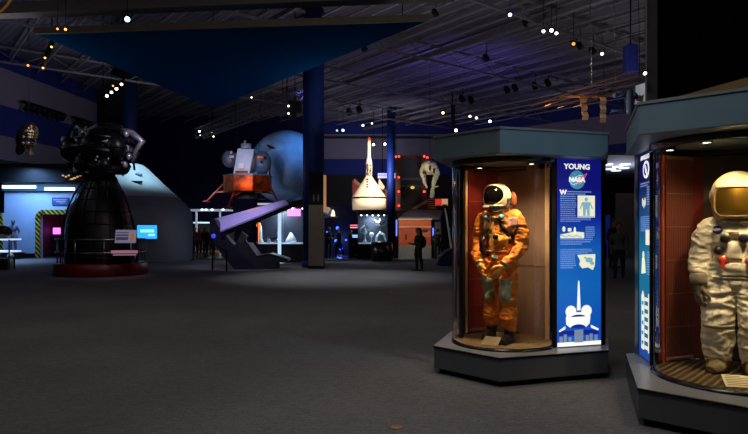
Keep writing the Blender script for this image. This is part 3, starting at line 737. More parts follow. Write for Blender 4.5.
part('gauge', MB().lathe([(0, 0), (.03, 0), (.03, .025), (.022, .03), (0, .03)], (.03, -.165, 1.20), 20, axis=(0, -1, 0)), M_blackgloss)
part('waist_belt', patch(bv, (.0, -.3, 1.03), (0, 1, 0), (0, 0, 1), .26, .035, .012, 14, 2), M_orangedk)
part('waist_buckle', patch(bv, (.0, -.3, .965), (0, 1, 0), (0, 0, 1), .07, .05, .014), M_sage)
helm_o.rotation_euler.z = -.22

# ---- white suit
S2 = (3.262, 5.40, ZB + .018); TH2 = math.radians(-34)
suit = thing('spacesuit', 'white spacesuit with gold visor and dark chest hose fittings in the display case', 'spacesuit', S2, TH2)
b = MB()
for s in (-1, 1):
    b.limb([(s * .115, .0, .88), (s * .135, -.01, .70), (s * .145, -.03, .48), (s * .145, .0, .30), (s * .145, .01, .14)],
           [(.15, .15), (.145, .15), (.13, .135), (.135, .14), (.115, .12)])
    b.limb([(s * .19, 0, 1.31), (s * .255, .01, 1.21), (s * .285, .01, 1.05), (s * .29, -.06, .91), (s * .285, -.10, .81)], [.098, .102, .094, .086, .062])
b.limb([(0, .0, .86), (0, .0, .98), (0, .0, 1.12), (0, .0, 1.24), (0, .0, 1.32), (0, 0, 1.38)], [(.18, .155), (.185, .16), (.19, .165), (.205, .16), (.18, .14), (.14, .14)])
for s in (-1, 1): b.ell((s * .16, .01, 1.29), (.115, .11, .085))
b, nr = fuse(b, .009, 5)
folds(b, nr, .017, 1.05, 7.7)
bv = bvh_of(b)
part('suit_body', b, M_whitesuit)
part('neck_ring', MB().lathe([(.12, 1.34), (.165, 1.345), (.17, 1.37), (.165, 1.395), (.12, 1.40)], n=36), M_silver)
hz = 1.59
hm = MB().ell((0, .02, hz), (.212, .22, .225), 28, 20).lathe([(0, 1.375), (.17, 1.38), (.185, 1.43), (.20, 1.5), (0, 1.56)], (0, 0, 0), 32)
hm, _ = fuse(hm, .010, 2)
h = part('helmet', hm, M_ivory)
def vis2(a, b, k=1.0):
    r_ = math.hypot(a, b); c_, s_ = (a / r_, b / r_) if r_ > 1e-6 else (0, 0)
    sq = lambda q: math.copysign(abs(q) ** .5, q); a, b = r_ * sq(c_), r_ * sq(s_)
    az = math.radians(43) * a; z = 1.53 + .125 * b
    R_ = (.243 - .5 * (z - 1.53) ** 2 - max(0, 1.45 - z) * .25) * k
    return V(.96 * R_ * math.sin(az), .02 - R_ * math.cos(az) * 1.02, z)
obj('visor', disc_grid(vis2, 12, 48), M_goldvisor, h, local=True)
obj('visor_rim', MB().tube([vis2(1.02 * math.cos(2 * PI * i / 48), 1.02 * math.sin(2 * PI * i / 48)) for i in range(48)], .009, 8, closed=True), mat('visor_frame', (150, 120, 70), .5), h, local=True)
hood = MB()                                  # raised sun shade over the visor
for j in range(5):
    for i in range(19):
        az = math.radians(-46 + 92 * i / 18); el = math.radians(17 + 13 * j / 4)
        hood.v.append(Vector((.216 * math.sin(az) * (.7 + .3 * math.cos(el)), .02 - (.249 - .004 * j) * math.cos(az) * (.55 + .45 * math.cos(el)), hz + .214 * math.sin(el))))
hood.f = [[j * 19 + i, j * 19 + i + 1, j * 19 + i + 20, j * 19 + i + 19] for j in range(4) for i in range(18)]; hood.sm = [True] * len(hood.f)
ho = obj('sun_shade', hood, M_ivory, h, local=True); q = ho.modifiers.new('thick', 'SOLIDIFY'); q.thickness = .012; q.offset = 1
for s in (-1, 1):
    obj('side_pivot', MB().lathe([(0, -.01), (.05, -.01), (.05, .006), (.035, .010), (0, .010)], (s * .205, .03, hz + .0), 22, axis=(s, 0, 0)), M_ivory, h, local=True)
    g, _ = hand((s * .285, -.105, .79), (s * .02, -.18, -1), (-s * .8, .6, 0), (-s * .4, -1, 0), 1.2, .7, 1.3)
    part('glove', g, mat('grey_glove', (120, 108, 82), .6, 0, .3, 25))
    part('glove_cuff', MB().lathe([(.062, -.06), (.078, -.055), (.074, .03), (.06, .04)], (s * .286, -.10, .82), 22, axis=(0, -.15, -1)), mat('grey_cuff', (132, 120, 92), .7, 0, .2, 20))
    bt = MB().limb([(s * .145, .02, .20), (s * .145, .02, .10), (s * .145, .01, .06)], [(.118, .125), (.112, .12), (.10, .11)])
    bt.limb([(s * .145, .05, .06), (s * .15, -.08, .055), (s * .155, -.18, .048)], [(.078, .062), (.078, .058), (.066, .045)])
    bt, bn = fuse(bt, .010, 2); folds(bt, bn, .010, 1.1, 2.)
    for v in bt.v: v.z = max(v.z, 0.0)
    part('overshoe', bt, mat('tan_overshoe', (124, 106, 70), .75, 0, .2, 12))
    part('knee_band', patch(bv, (s * .15, -.3, .42), (0, 1, 0), (0, 0, 1), .22, .03, .008, 8, 2), mat('suit_seam', (160, 148, 118), .8))
M_redfit = mat('red_fitting', (200, 44, 24), .4); M_bluefit = mat('navy_patch', (34, 40, 96), .6); M_darkfit = mat('dark_fitting', (44, 44, 48), .3, .4)
for x, z, m_ in ((-.075, 1.205, M_darkfit), (.06, 1.21, M_darkfit), (-.125, 1.10, M_darkfit), (.125, 1.105, M_darkfit), (-.095, 1.015, M_redfit), (.105, 1.01, M_redfit)):
    hit = bv.ray_cast(V(x, -.6, z), V(0, 1, 0))[0]; k = .82 if m_ is M_darkfit else .7
    f = part('hose_fitting', MB().lathe([(0, -.02), (.048 * k, -.02), (.048 * k, .025), (.038 * k, .032), (.036 * k, .06), (.024 * k, .065), (0, .065)], hit, 24, axis=(x * .6, -1, .05)), m_)
    obj('lock_ring', MB().lathe([(.047 * k, .012), (.056 * k, .014), (.056 * k, .024), (.047 * k, .026)], hit, 24, axis=(x * .6, -1, .05)), M_silver, f, local=True)
part('red_lever', MB().box((.105, -.22, .97), (.022, .02, .08)), M_redfit); part('red_lever', MB().box((-.09, -.215, .975), (.022, .02, .06)), M_redfit)
part('agency_patch', patch(bv, (-.14, -.3, 1.285), (0, 1, 0), (0, 0, 1), .085, .075, .010, round_=True), M_bluefit)
hit = bv.ray_cast(V(-.14, -.6, 1.285), V(0, 1, 0))[0]
part('patch_lettering', text_mb('NASA', .030, Matrix.Translation(hit + V(0, -.022, 0)) @ Matrix.Rotation(PI / 2, 4, 'X'), .001), M_white)
part('name_badge', patch(bv, (-.01, -.3, 1.235), (0, 1, 0), (0, 0, 1), .075, .06, .010), mat('olive_badge', (110, 92, 50), .6))
part('flap_panel', patch(bv, (-.01, -.3, .93), (0, 1, 0), (0, 0, 1), .20, .12, .014, bulge=.012), mat('suit_flap', (206, 196, 168), .8, 0, .1, 20))
part('chest_flap', patch(bv, (-.01, -.3, 1.10), (0, 1, 0), (0, 0, 1), .12, .16, .010, bulge=.01), mat('suit_flap', (206, 196, 168), .8))
part('waist_cord', patch(bv, (.0, -.3, .86), (0, 1, 0), (0, 0, 1), .34, .018, .010, 18, 2), mat('suit_seam', (160, 148, 118), .8))
part('hanging_cord', MB().tube([(.11, -.21, .95), (.10, -.20, .88), (.12, -.19, .82)], .008, 6), M_strap)

# placards lying in the cases
def placard(label, c, rz, w, h, col):
    t = thing('placard', label, 'placard', c, rz, 'placards in the display cases')
    R = Matrix.Rotation(math.radians(24), 3, 'X')
    o = obj('card', MB().box((0, 0, h * .5 * math.sin(math.radians(24)) + .006), (w, h, .006), R), mat('card_' + str(col[0]), col, .5, 0, .05), t, .001, local=True)
    tx = MB()
    for i in range(6):
        y = h * .36 - i * h * .14; ww = w * (.8 if i else .5) * random.uniform(.85, 1)
        tx.box((-w * .42 + ww / 2, y, .0045), (ww, h * .04, .001))
    tx.v = [R @ v + V(0, 0, h * .5 * math.sin(math.radians(24)) + .006) for v in tx.v]
    obj('print', tx, mat('card_print', (120, 105, 80), .6), o, local=True)
    obj('easel', MB().box((0, h * .25, .02), (w * .3, .012, .04)), M_darkmetal, t, local=True)
placard('small tan placard lying on the gravel before the orange suit', (1.31, 6.70, ZB + .018), -.55, .19, .17, (150, 130, 96))
placard('pale placard lying on the slatted floor before the white suit', (3.01, 4.93, ZB + .018), -.28, .25, .16, (230, 215, 170))
for k, (x, y) in enumerate(((2.86, 5.35), (2.92, 5.1))):
    pass

# ================================================================== PEOPLE
def person(label, loc, h, rz, top, bottom, skin=(150, 110, 90), hair=(22, 16, 14), pose='stand', long_hair=False, bag=None, group='museum visitors'):
    t = thing('person', label, 'person', loc, rz, group); s = h / 1.76
    b = MB(); st = {'stand': (.0, .0), 'walk': (-.17, .17), 'lean': (-.05, .06)}[pose]
    for k, sd in enumerate((-1, 1)):
        f = st[k]
        b.limb([(sd * .085, 0, .93), (sd * .095, f * .4 - .02, .70), (sd * .095, f * .7, .49), (sd * .095, f + .03, .28), (sd * .095, f + .03, .09)], [(.095, .10), (.08, .085), (.06, .062), (.055, .058), (.04, .042)])
        b.limb([(sd * .095, f + .05, .045), (sd * .10, f - .10, .035), (sd * .105, f - .16, .03)], [(.042, .04), (.042, .034), (.035, .026)], 10, 2)
        if pose == 'stand': arm = [(sd * .17, 0, 1.40), (sd * .225, .02, 1.26), (sd * .245, .03, 1.10), (sd * .24, -.03, .97), (sd * .225, -.09, .86)]
        elif pose == 'walk': arm = [(sd * .17, 0, 1.40), (sd * .215, .02, 1.26), (sd * .235, .05 - f * .3, 1.10), (sd * .23, -.05 - f * .5, .98), (sd * .215, -.10 - f * .7, .87)]
        else: arm = [(sd * .17, 0, 1.40), (sd * .22, -.02, 1.26), (sd * .22, -.04, 1.12), (sd * .16, -.17, 1.10), (sd * .10, -.27, 1.14)]
        b.limb(arm, [.06, .052, .044, .038, .028])
        dv = Vector(arm[-1]) - Vector(arm[-2]); dv.normalize(); w = Vector(arm[-1])
        b.ell(w + dv * .05, (.028, .03, .05), 10, 8)
        for q, (o_, ln) in enumerate(((-.027, .05), (-.009, .062), (.009, .066), (.026, .055))):
            p = w + dv * .085 + V(0, o_, 0); b.limb([p, p + dv * ln * .6, p + dv * ln + V(-sd * .012, 0, 0)], [.0105, .0095, .008], 6, 1)
        p = w + dv * .03 + V(0, -.028, 0); b.limb([p, p + dv * .03 + V(0, -.022, 0), p + dv * .06 + V(0, -.026, 0)], [.012, .0105, .009], 6, 1)
    b.limb([(0, 0, .88), (0, 0, 1.0), (0, .01, 1.12), (0, 0, 1.28), (0, .0, 1.40), (0, .01, 1.47)], [(.155, .105), (.16, .11), (.135, .10), (.165, .115), (.15, .09), (.065, .06)])
    b.limb([(0, .01, 1.44), (0, -.005, 1.56)], [.058, .055])
    b.ell((0, -.01, 1.645), (.074, .094, .112), 16, 12); b.ell((0, -.045, 1.575), (.046, .05, .045))
    b.limb([(0, -.10, 1.655), (0, -.118, 1.622)], [.012, .017], 8, 1)
    for sd in (-1, 1): b.ell((sd * .075, .005, 1.635), (.012, .02, .032), 8, 6)
    b, nr = fuse(b, .0125, 2)
    for i, (p, n) in enumerate(zip(b.v, nr)):
        if .1 < p.z < 1.42 and not (abs(p.x) > .2 and p.z < .9): b.v[i] = p + n * .006 * noise.noise(p * 9)
    for v in b.v: v.z = max(v.z, 0)
    me = obj('body', b, [mat('skin_%d' % skin[0], skin, .6), mat('cloth_%d_%d_%d' % top, top, .85, var=.25), mat('cloth_%d_%d_%d' % bottom, bottom, .85, var=.25), mat('dark_shoe', (20, 18, 18), .5)], t, local=True)
    for poly in me.data.polygons:
        c = poly.center
        if c.z < .08: k = 3
        elif c.z > 1.475: k = 0
        elif abs(c.x) > .19 and c.z < .87 and pose != 'lean': k = 0
        elif pose == 'lean' and c.y < -.25 and c.z > .9: k = 0
        elif c.z < .92 and abs(c.x) < .2: k = 2
        else: k = 1
        poly.material_index = k
    wd = s * 1.14
    me.scale = (wd, wd, s)
    hb = MB().ell((0, .012, 1.672), (.084, .095, .105), 16, 12)
    hb.v = [v if v.y > -.05 or v.z > 1.70 else V(v.x, max(v.y, -.06), max(v.z, 1.69)) for v in hb.v]
    if long_hair: hb.limb([(0, .06, 1.66), (0, .085, 1.52), (0, .10, 1.36)], [(.085, .06), (.095, .055), (.07, .03)])
    hb, _ = fuse(hb, .012, 1)
    o = obj('hair', hb, mat('hair_%d' % hair[0], hair, .5, 0, .3, 30, stretch=(1, 1, .2)), t, local=True); o.scale = (wd, wd, s)
    if bag:
        bg, _ = fuse(MB().limb([(0, .17, 1.36), (0, .20, 1.2), (0, .18, 1.02)], [(.12, .07), (.14, .10), (.13, .08)]), .012, 1)
        o = obj('backpack', bg, mat('bag_%d' % bag[0], bag, .7), t, local=True); o.scale = (wd, wd, s)
    return t
def pl(px, fy): Y = EYE * FPX / (fy - HOR); return ((px - 374) / FPX * Y, Y, 0)
DK = (26, 24, 28)
person('woman with long dark hair and backpack standing before the orange kiosk', pl(418.5, 271), 1.66, math.radians(-70), (40, 34, 36), (24, 22, 26), long_hair=True, bag=(24, 20, 22), pose='lean')
person('dark clothed visitor standing beside the blue draped stand', pl(437.5, 259.5), 1.62, math.radians(160), DK, (20, 20, 24))
person('dark clothed visitor standing beside the grey pylon, near the blue lit floor', pl(329, 259), 1.75, math.radians(20), (34, 32, 40), (22, 22, 30), pose='lean')
person('visitor in dark red top walking past the blue lit wall', pl(339, 257), 1.68, math.radians(-80), (52, 24, 30), (22, 22, 30), pose='walk')
person('visitor in dark jacket beside the pink lit bars', pl(350.5, 257), 1.6, math.radians(100), (40, 24, 34), (22, 20, 28))
person('visitor in rust coloured top under the lit white booth', pl(199, 254), 1.75, math.radians(15), (120, 70, 48), (36, 34, 44))
person('visitor in dark grey top under the lit white booth, beside the cone building', pl(190.5, 254), 1.66, math.radians(-30), (44, 40, 48), (26, 26, 34))
person('visitor in black standing under the lit white booth', pl(205.5, 254.5), 1.7, math.radians(60), (24, 24, 30), (24, 24, 30), long_hair=True)
person('visitor in pale grey top, at the right post of the lit white booth', pl(213, 253.5), 1.7, math.radians(-50), (92, 92, 100), (30, 30, 36))
person('short visitor in maroon between the posts of the lit white booth', pl(209, 253), 1.5, math.radians(30), (84, 30, 34), (26, 26, 34), long_hair=True)
person('visitor in tan jacket at the left post of the lit white booth', pl(195, 252.8), 1.72, math.radians(-10), (110, 88, 66), (30, 28, 36))
person('man in grey shirt walking in the gap between the two display cases', pl(619, 278), 1.80, math.radians(-25), (74, 80, 84), (34, 32, 36), pose='walk')
person('dark haired visitor beyond the gap between the two display cases', pl(613.5, 268), 2.0, math.radians(30), (30, 26, 30), (22, 22, 24), skin=(170, 120, 90))

# ================================================================== ROCKET ENGINE
EX, EY = at(99.5, 229, 21.5).x, 21.5; ES = 21.5 / FPX
def ez(py): return EYE + (HOR - py) * ES
M_eng = mat('dark_engine_metal', (46, 46, 48), .38, .85, .3, 3)
M_engb = mat('engine_bell_black', (30, 30, 33), .4, .6, .2, 2)
M_enghi = mat('bright_pipe', (190, 184, 200), .35, .6, .2, 5)
t = thing('plinth', 'low round dark red plinth with railing under the rocket engine', 'plinth', (EX, EY, 0))
obj('drum', MB().lathe([(0, 0), (1.66, 0), (1.68, .03), (1.68, .40), (1.64, .43), (0, .43)], (EX, EY, 0), 64), M_red, t)
for z in (ez(239), ez(251.5)):
    obj('rail', MB().tube([(EX + 1.6 * math.cos(a), EY + 1.6 * math.sin(a), z) for a in [2 * PI * i / 64 for i in range(64)]], .022, 8, closed=True), M_steel, t)
for i in range(10):
    a = 2 * PI * (i + .25) / 10; x, y = EX + 1.6 * math.cos(a), EY + 1.6 * math.sin(a)
    obj('post', MB().tube([(x, y, .42), (x, y, ez(239))], .022, 8), M_steel, t)
sg = at(125.5, 236.5, EY - 1.62); R = Matrix.Rotation(-.38, 3, 'X') @ Matrix.Rotation(0, 3, 'Z')
R = Matrix.Rotation(.15, 3, 'Z') @ Matrix.Rotation(-.35, 3, 'X')
o = obj('sign_panel', MB().box(sg, (.72, .03, .46), R), mat('sign_pale', (170, 176, 205), .5, emis=(170, 180, 220), estr=.16), t, .006)
obj('sign_picture', MB().box(sg + R @ V(.23, -.018, -.02), (.13, .004, .26), R), mat('sign_pic', (215, 140, 80), .5, emis=(225, 150, 90), estr=.2), o)
obj('sign_print', MB().box(sg + R @ V(-.12, -.018, .13), (.42, .004, .03), R).box(sg + R @ V(-.12, -.018, .04), (.42, .004, .05), R).box(sg + R @ V(-.12, -.018, -.08), (.42, .004, .1), R), mat('sign_grey', (110, 120, 160), .5), o)
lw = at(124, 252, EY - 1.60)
obj('pink_lit_strip', MB().box(lw, (.92, .03, .10), R).box(lw - V(.0, -.02, .10), (.80, .03, .04), R), mat('strip_pink_glow', (190, 150, 170), .5, emis=(220, 160, 185), estr=.22), t)  # glow put into the colour for pink light on the lower strip
t = thing('rocket_engine', 'huge black rocket engine with flared bell standing on the red plinth', 'rocket engine', (EX, EY, .43))
prof = [(36.5, 265), (36, 250), (34, 236), (31, 220), (27, 206), (21.5, 193), (16, 183), (13.5, 177)]
prof = [(r * ES, ez(y)) for r, y in prof]
obj('nozzle_bell', MB().lathe(prof + [(r - .04, z) for r, z in prof[::-1]], (EX, EY, 0), 64), M_engb, t)
for r, y in ((36.5, 257), (34.8, 240), (32, 224), (28.8, 212), (24.6, 200), (19.5, 189)):
    obj('hat_band', MB().lathe([(r * ES - .02, -.03), (r * ES + .035, -.02), (r * ES + .035, .02), (r * ES - .02, .03)], (EX, EY, ez(y)), 64), M_eng, t)
for i in range(14):                                       # upright stiffening pipes down the bell
    a = 2 * PI * i / 14
    obj('bell_pipe', MB().tube([(EX + (r + .035) * math.cos(a), EY + (r + .035) * math.sin(a), z) for r, z in prof], .02, 6), M_eng, t)
for s in (-1, 1):                                         # stand-off rods sweeping past the bell
    obj('stand_rod', MB().tube([(EX + s * x * ES, EY - .25, ez(y)) for x, y in ((11, 176), (18.5, 184), (26.5, 195), (33, 208), (36.5, 220), (38.8, 235), (40.5, 252), (41, 265))], .035, 8), M_eng, t)
obj('throat', MB().lathe([(14.5 * ES, ez(178)), (13 * ES, ez(172)), (15 * ES, ez(166)), (21 * ES, ez(158)), (22 * ES, ez(140)), (19 * ES, ez(132)), (0, ez(130))], (EX, EY, 0), 40), M_eng, t)
for z, r_, th in ((ez(168), 25, .14), (ez(152), 31, .16), (ez(138), 27, .11)):
    obj('manifold', MB().tube([(EX + r_ * ES * math.cos(a), EY + r_ * ES * math.sin(a), z + .08 * math.sin(2 * a)) for a in [2 * PI * i / 48 for i in range(48)]], th, 12, closed=True), M_eng, t)
for dx, dy, y, r_ in ((-24, -.75, 152, .34), (-30, .1, 148, .30), (24, -.7, 150, .36), (31, -.05, 153, .30), (0, -.95, 150, .38), (-10, -.9, 166, .26), (13, -.85, 168, .27), (-25, -.3, 165, .26), (26, -.2, 167, .24)):
    p = MB().ell((EX + dx * ES, EY + dy, ez(y)), (r_, r_, r_ * 1.25), 20, 14); q = EX + dx * ES
    p.lathe([(r_ * 1.04, -.05), (r_ * 1.12, -.04), (r_ * 1.12, .04), (r_ * 1.04, .05)], (q, EY + dy, ez(y)), 24)
    obj('turbopump', p, M_eng, t)
rnd = random.Random(11)
for i in range(60):
    a = rnd.uniform(0, 2 * PI); r0 = rnd.uniform(20, 34) * ES; z0 = ez(rnd.uniform(132, 172)); pts = []
    for k in range(5):
        pts.append((EX + r0 * math.cos(a), EY + r0 * math.sin(a), z0)); a += rnd.uniform(.05, .35); z0 += rnd.uniform(-.28, .28); r0 += rnd.uniform(-.1, .1); z0 = min(max(z0, ez(174)), ez(130))
    obj('feed_pipe', MB().tube(pts, rnd.uniform(.02, .05), 8), M_eng if rnd.random() < .75 else M_enghi, t)
for i in range(46):
    a = rnd.uniform(-2.9, -.2); r0 = rnd.uniform(27, 37) * ES
    obj('glint_knob', MB().ell((EX + r0 * math.cos(a), EY + r0 * math.sin(a) * .8, ez(rnd.uniform(133, 168))), (rnd.uniform(.03, .07), .05, rnd.uniform(.03, .08)), 8, 6), M_enghi, t)  # bright knobs added to scatter glints over the engine
for x, y in ((-35, 150), (-34, 142), (-22, 139), (32, 136), (33, 150), (35, 158), (31, 166)):
    obj('highlight_knob', MB().ell((EX + x * ES, EY - .5, ez(y)), (.10, .10, .13), 14, 10), M_enghi, t)  # pale knobs added where the engine shows highlights
obj('gimbal_frame', MB().beam((EX - 22 * ES, EY - .4, ez(129)), (EX + 26 * ES, EY - .4, ez(129)), .3, .16).beam((EX - 20 * ES, EY + .4, ez(129)), (EX + 24 * ES, EY + .4, ez(129)), .3, .16).box((EX + 2 * ES, EY, ez(126.5)), (1.1, 1.1, .12)), M_eng, t)
obj('support_arm', MB().tube([(EX + 25 * ES, EY - .4, ez(131)), (EX + 38 * ES, EY - .45, ez(135)), (EX + 49 * ES, EY - .5, ez(143.5)), (EX + 41 * ES, EY - .45, ez(153)), (EX + 38 * ES, EY - .4, ez(163))], [.07, .12, .13, .07, .06], 10), M_enghi, t)
bpy.data.objects['plinth'].scale = (.925, .925, 1); t.scale = (.925, .925, 1); bpy.data.objects['plinth'].location.x += .08; t.location.x += .08
# stand under the bell
obj('stand', MB().lathe([(.0, .43), (1.2, .43), (1.2, ez(266)), (0, ez(266))], (EX, EY, 0), 40), M_black, t)

# ================================================================== CONE-ROOFED CAPSULE MOCK-UP
CX, CY = -12.55, 31.0; CR = 3.05
t = thing('capsule_building', 'huge pale round capsule mock-up with sloping cone roof behind the rocket engine', 'capsule', (CX, CY, 0))
cprof = [(CR - .05, 0), (CR, .1), (CR + .02, 1.4), (CR - .02, 2.3), (CR - .12, 2.65), (CR - .32, 2.92), (CR - .62, 3.2)]
cap_m = mat('capsule_pale', (150, 165, 175), .55, 0, .06, 1.5)
obj('shell', MB().lathe(cprof, (CX, CY, 0), 72), mat('capsule_shell_shaded', (104, 112, 126), .5, 0, .06, 1.5), t)  # darker copy of the capsule colour: shade below the roof put in
obj('cone_roof', MB().lathe([(CR - .62, 3.2), (1.75, 3.82), (.85, 4.72), (.6, 4.92), (.4, 4.98), (0, 5.0)], (CX, CY, 0), 72), cap_m, t)
obj('seam_ring', MB().lathe([(CR - .62, 3.17), (CR - .59, 3.2), (CR - .62, 3.23)], (CX, CY, 0), 72), M_grey, t)
def on_cone(px, py):        # nearest roof point seen at that pixel
    o = V(0, 0, EYE); d = (at(px, py, 1) - o); best = None
    for i in range(4000):
        p = o + d * (26 + i * .0025); r = math.hypot(p.x - CX, p.y - CY)
        if 3.2 < p.z < 5.0 and r < 1.75 + (3.82 - p.z) * 1.0 + .02: return p
    return o + d * CY
pa = on_cone(136.5, 182); pb = on_cone(138.5, 174.5)
obj('roof_slot', MB().box(pa, (.55, .12, .10)), M_blackgloss, t)
obj('roof_hatch', MB().ell(pb, (.22, .1, .10)), mat('hatch_blue', (110, 140, 170), .4), t)
a = math.radians(-62); rr = CR + .16
def scr(name, label):
    ang = math.atan2(-1, 0)
    p = at(148.5, 232, CY - 2.9)
    ang = math.atan2(p.y - CY, p.x - CX); q = V(CX + rr * math.cos(ang), CY + rr * math.sin(ang), p.z)
    R = Matrix.Rotation(ang + PI / 2, 3, 'Z')
    t = thing(name, label, 'screen', q - V(0, 0, .35))
    obj('screen_frame', MB().box(q, (.98, .1, .72), R), M_black, t, .01)
    f = obj('display', MB().box(q + R @ V(0, -.052, 0), (.90, .01, .64), R), glow('cyan_screen', (45, 150, 255), 1.6), t)
    obj('picture', MB().box(q + R @ V(.0, -.059, .05), (.62, .004, .14), R).box(q + R @ V(.2, -.059, -.14), (.3, .004, .1), R), glow('cyan_pale', (130, 215, 255), 1.6), f)
    obj('wall_bracket', MB().box(q + R @ V(0, .10, 0), (.3, .12, .3), R), M_black, t)
scr('wall_screen', 'glowing cyan blue screen on the round capsule wall')

# ================================================================== WHITE MODULE ROOM AT THE LEFT
MY = 34.0
def mx(px): return (px - 374) / FPX * MY
def mz(py): return EYE + (HOR - py) / FPX * MY
t = thing('module_mockup', 'white blue-lit habitat module with a black roof fascia and striped doorways', 'exhibit building', (mx(40), MY, 0))
MW = mat('module_white', (176, 198, 226), .5, 0, .05, 2)
x0, xa, xb, x1 = mx(-40), mx(41), mx(73), mx(88)
da, db = mx(-18), mx(-1)
w = MB()
def slabx(xl, xr, z0, z1): w.box(((xl + xr) / 2, MY + .1, (z0 + z1) / 2), (xr - xl, .2, z1 - z0))
slabx(-20.95, xa, mz(213), mz(183)); slabx(xa, xb, mz(213), mz(183)); slabx(xb, x1, 0, mz(183)); slabx(mx(1), xa, 0, mz(213))
obj('front_wall', w, MW, t)
obj('side_wall', MB().box((x1, MY + 2.5, 2), (.15, 5, 4)), MW, t)
obj('inner_room', MB().box(((xa + xb) / 2 + .2, MY + 3, mz(213) / 2), (xb - xa + 1.2, .1, mz(213))).box((xa - .1, MY + 1.6, mz(213) / 2), (.1, 2.8, mz(213))).box((xb + .3, MY + 1.6, mz(213) / 2), (.1, 2.8, mz(213))), mat('dark_red_room', (70, 22, 34), .7), t)
obj('inner_bench', MB().box(((xa + xb) / 2, MY + 2.2, .22), (xb - xa, .6, .44)), mat('orange_bench', (190, 80, 40), .6), t)
obj('inner_cabinet', MB().box((mx(44), MY + 1.4, .7), (.9, .5, 1.0)), M_black, t)
obj('inner_screen', MB().box((mx(46.5), MY + 1.1, mz(231)), (.4, .06, .36)), glow('magenta_screen', (225, 90, 255), 3.5), t)
obj('roof_fascia', MB().box(((-20.95 + x1) / 2, MY - .2, (mz(183) + mz(165)) / 2), (x1 + 20.95, .9, mz(165) - mz(183))), M_black, t)
obj('roof_slab', MB().box(((-20.95 + x1) / 2, MY + 2.7, mz(166)), (x1 + 20.95, 5, .15)), M_black, t)
obj('skirting', MB().box(((mx(17) + mx(36)) / 2, MY - .03, .12), (mx(36) - mx(17), .06, .24)), M_black, t)
hz_m = stripes('hazard_stripes', (16, 16, 14), (196, 176, 24), 2.3, 'X', .6, diag=True)
def portal(xl, xr, ztop, wd):
    m = MB(); r = .35; pts = [V(xl, MY - .06, 0), V(xl, MY - .06, ztop - r)]
    for i in range(1, 6): a = PI - i * PI / 12; pts.append(V(xl + r + r * math.cos(a), MY - .06, ztop - r + r * math.sin(a)))
    pts.append(V(xr - r, MY - .06, ztop))
    for i in range(1, 6): a = PI / 2 - i * PI / 12; pts.append(V(xr - r + r * math.cos(a), MY - .06, ztop - r + r * math.sin(a)))
    pts += [V(xr, MY - .06, ztop - r), V(xr, MY - .06, 0)]
    for p, q in zip(pts, pts[1:]):
        if (q - p).length > .01: m.beam(p, q + (q - p).normalized() * .05, .1, wd) if abs((q - p).normalized().x) > .5 else m.box((p + q) / 2, (wd, .1, (q - p).length + .06), None if abs((q - p).x) < .02 else Matrix.Rotation(math.atan2((q - p).x, (q - p).z), 3, 'Y'))
    return m
obj('hazard_frame', portal(mx(38.5), mx(76), mz(212), .26), hz_m, t)
obj('hazard_frame', portal(mx(-26), mx(1.0), mz(212), .26), hz_m, t)
for xl, xr, yy in ((6, 38.5, 187.3), (48, 77, 189.3)):
    l = obj('light_strip', MB().box(((mx(xl) + mx(xr)) / 2, MY - .3, mz(yy)), (mx(xr) - mx(xl), .14, .16)), glow('fluorescent', (215, 232, 255), 2.2), t)
obj('light_soffit', MB().box(((-20.95 + x1) / 2, MY - .12, mz(187.5)), (x1 + 20.95, .22, .42)), mat('soffit', (58, 76, 86), .6), t)
q = V((mx(52.5) + mx(69)) / 2, MY - .04, (mz(197.5) + mz(205)) / 2)
s_ = obj('wall_sign', MB().box(q, (mx(69) - mx(52.5), .05, mz(197.5) - mz(205))), mat('sign_blue', (60, 84, 140), .5), t)
obj('sign_print', MB().box(q + V(0, -.03, .08), (.75, .01, .04)).box(q + V(.05, -.03, -.02), (.55, .01, .05)).box(q + V(.1, -.03, -.11), (.3, .01, .04)), mat('sign_pale2', (190, 180, 190), .5), s_)
# amber lamps on the fascia
am = MB()
t = thing('amber_light', 'row of small amber lamps glowing on the black roof fascia', 'lamp', at(72, 181, MY - .8))
obj('housing', MB().box(at(72, 177.5, MY - .75), (1.3, .12, .36)), M_darkmetal, t)
for i in range(7):
    p = at(63 + i * 2.9, 175.5 + (i % 2) * 1.2 + (2.5 if i in (3, 4) else 0), MY - .83)
    obj('bulb', MB().ell(p, (.11 if i in (3, 4) else .07, .03, .045), 10, 6), glow('amber', (255, 190, 105), 1.6 if i in (3, 4) else .6), t)
# mannequin in pale suit beside the doorway
mt = person('pale blue grey suited mannequin standing on a block before the white module', (at(13, 229, 32.5).x, 32.5, .35), 1.75, .2, (120, 130, 150), (120, 130, 150), skin=(90, 96, 110), hair=(60, 66, 80))
mt.name = 'mannequin'; mt['category'] = 'mannequin'; del mt['group']
o = obj('display_block', MB().box((at(13, 229, 32.5).x, 32.5, .175), (.9, .7, .35)), M_darkmetal, bevel=.01); tag(o, 'dark low block under the suited mannequin', 'block')
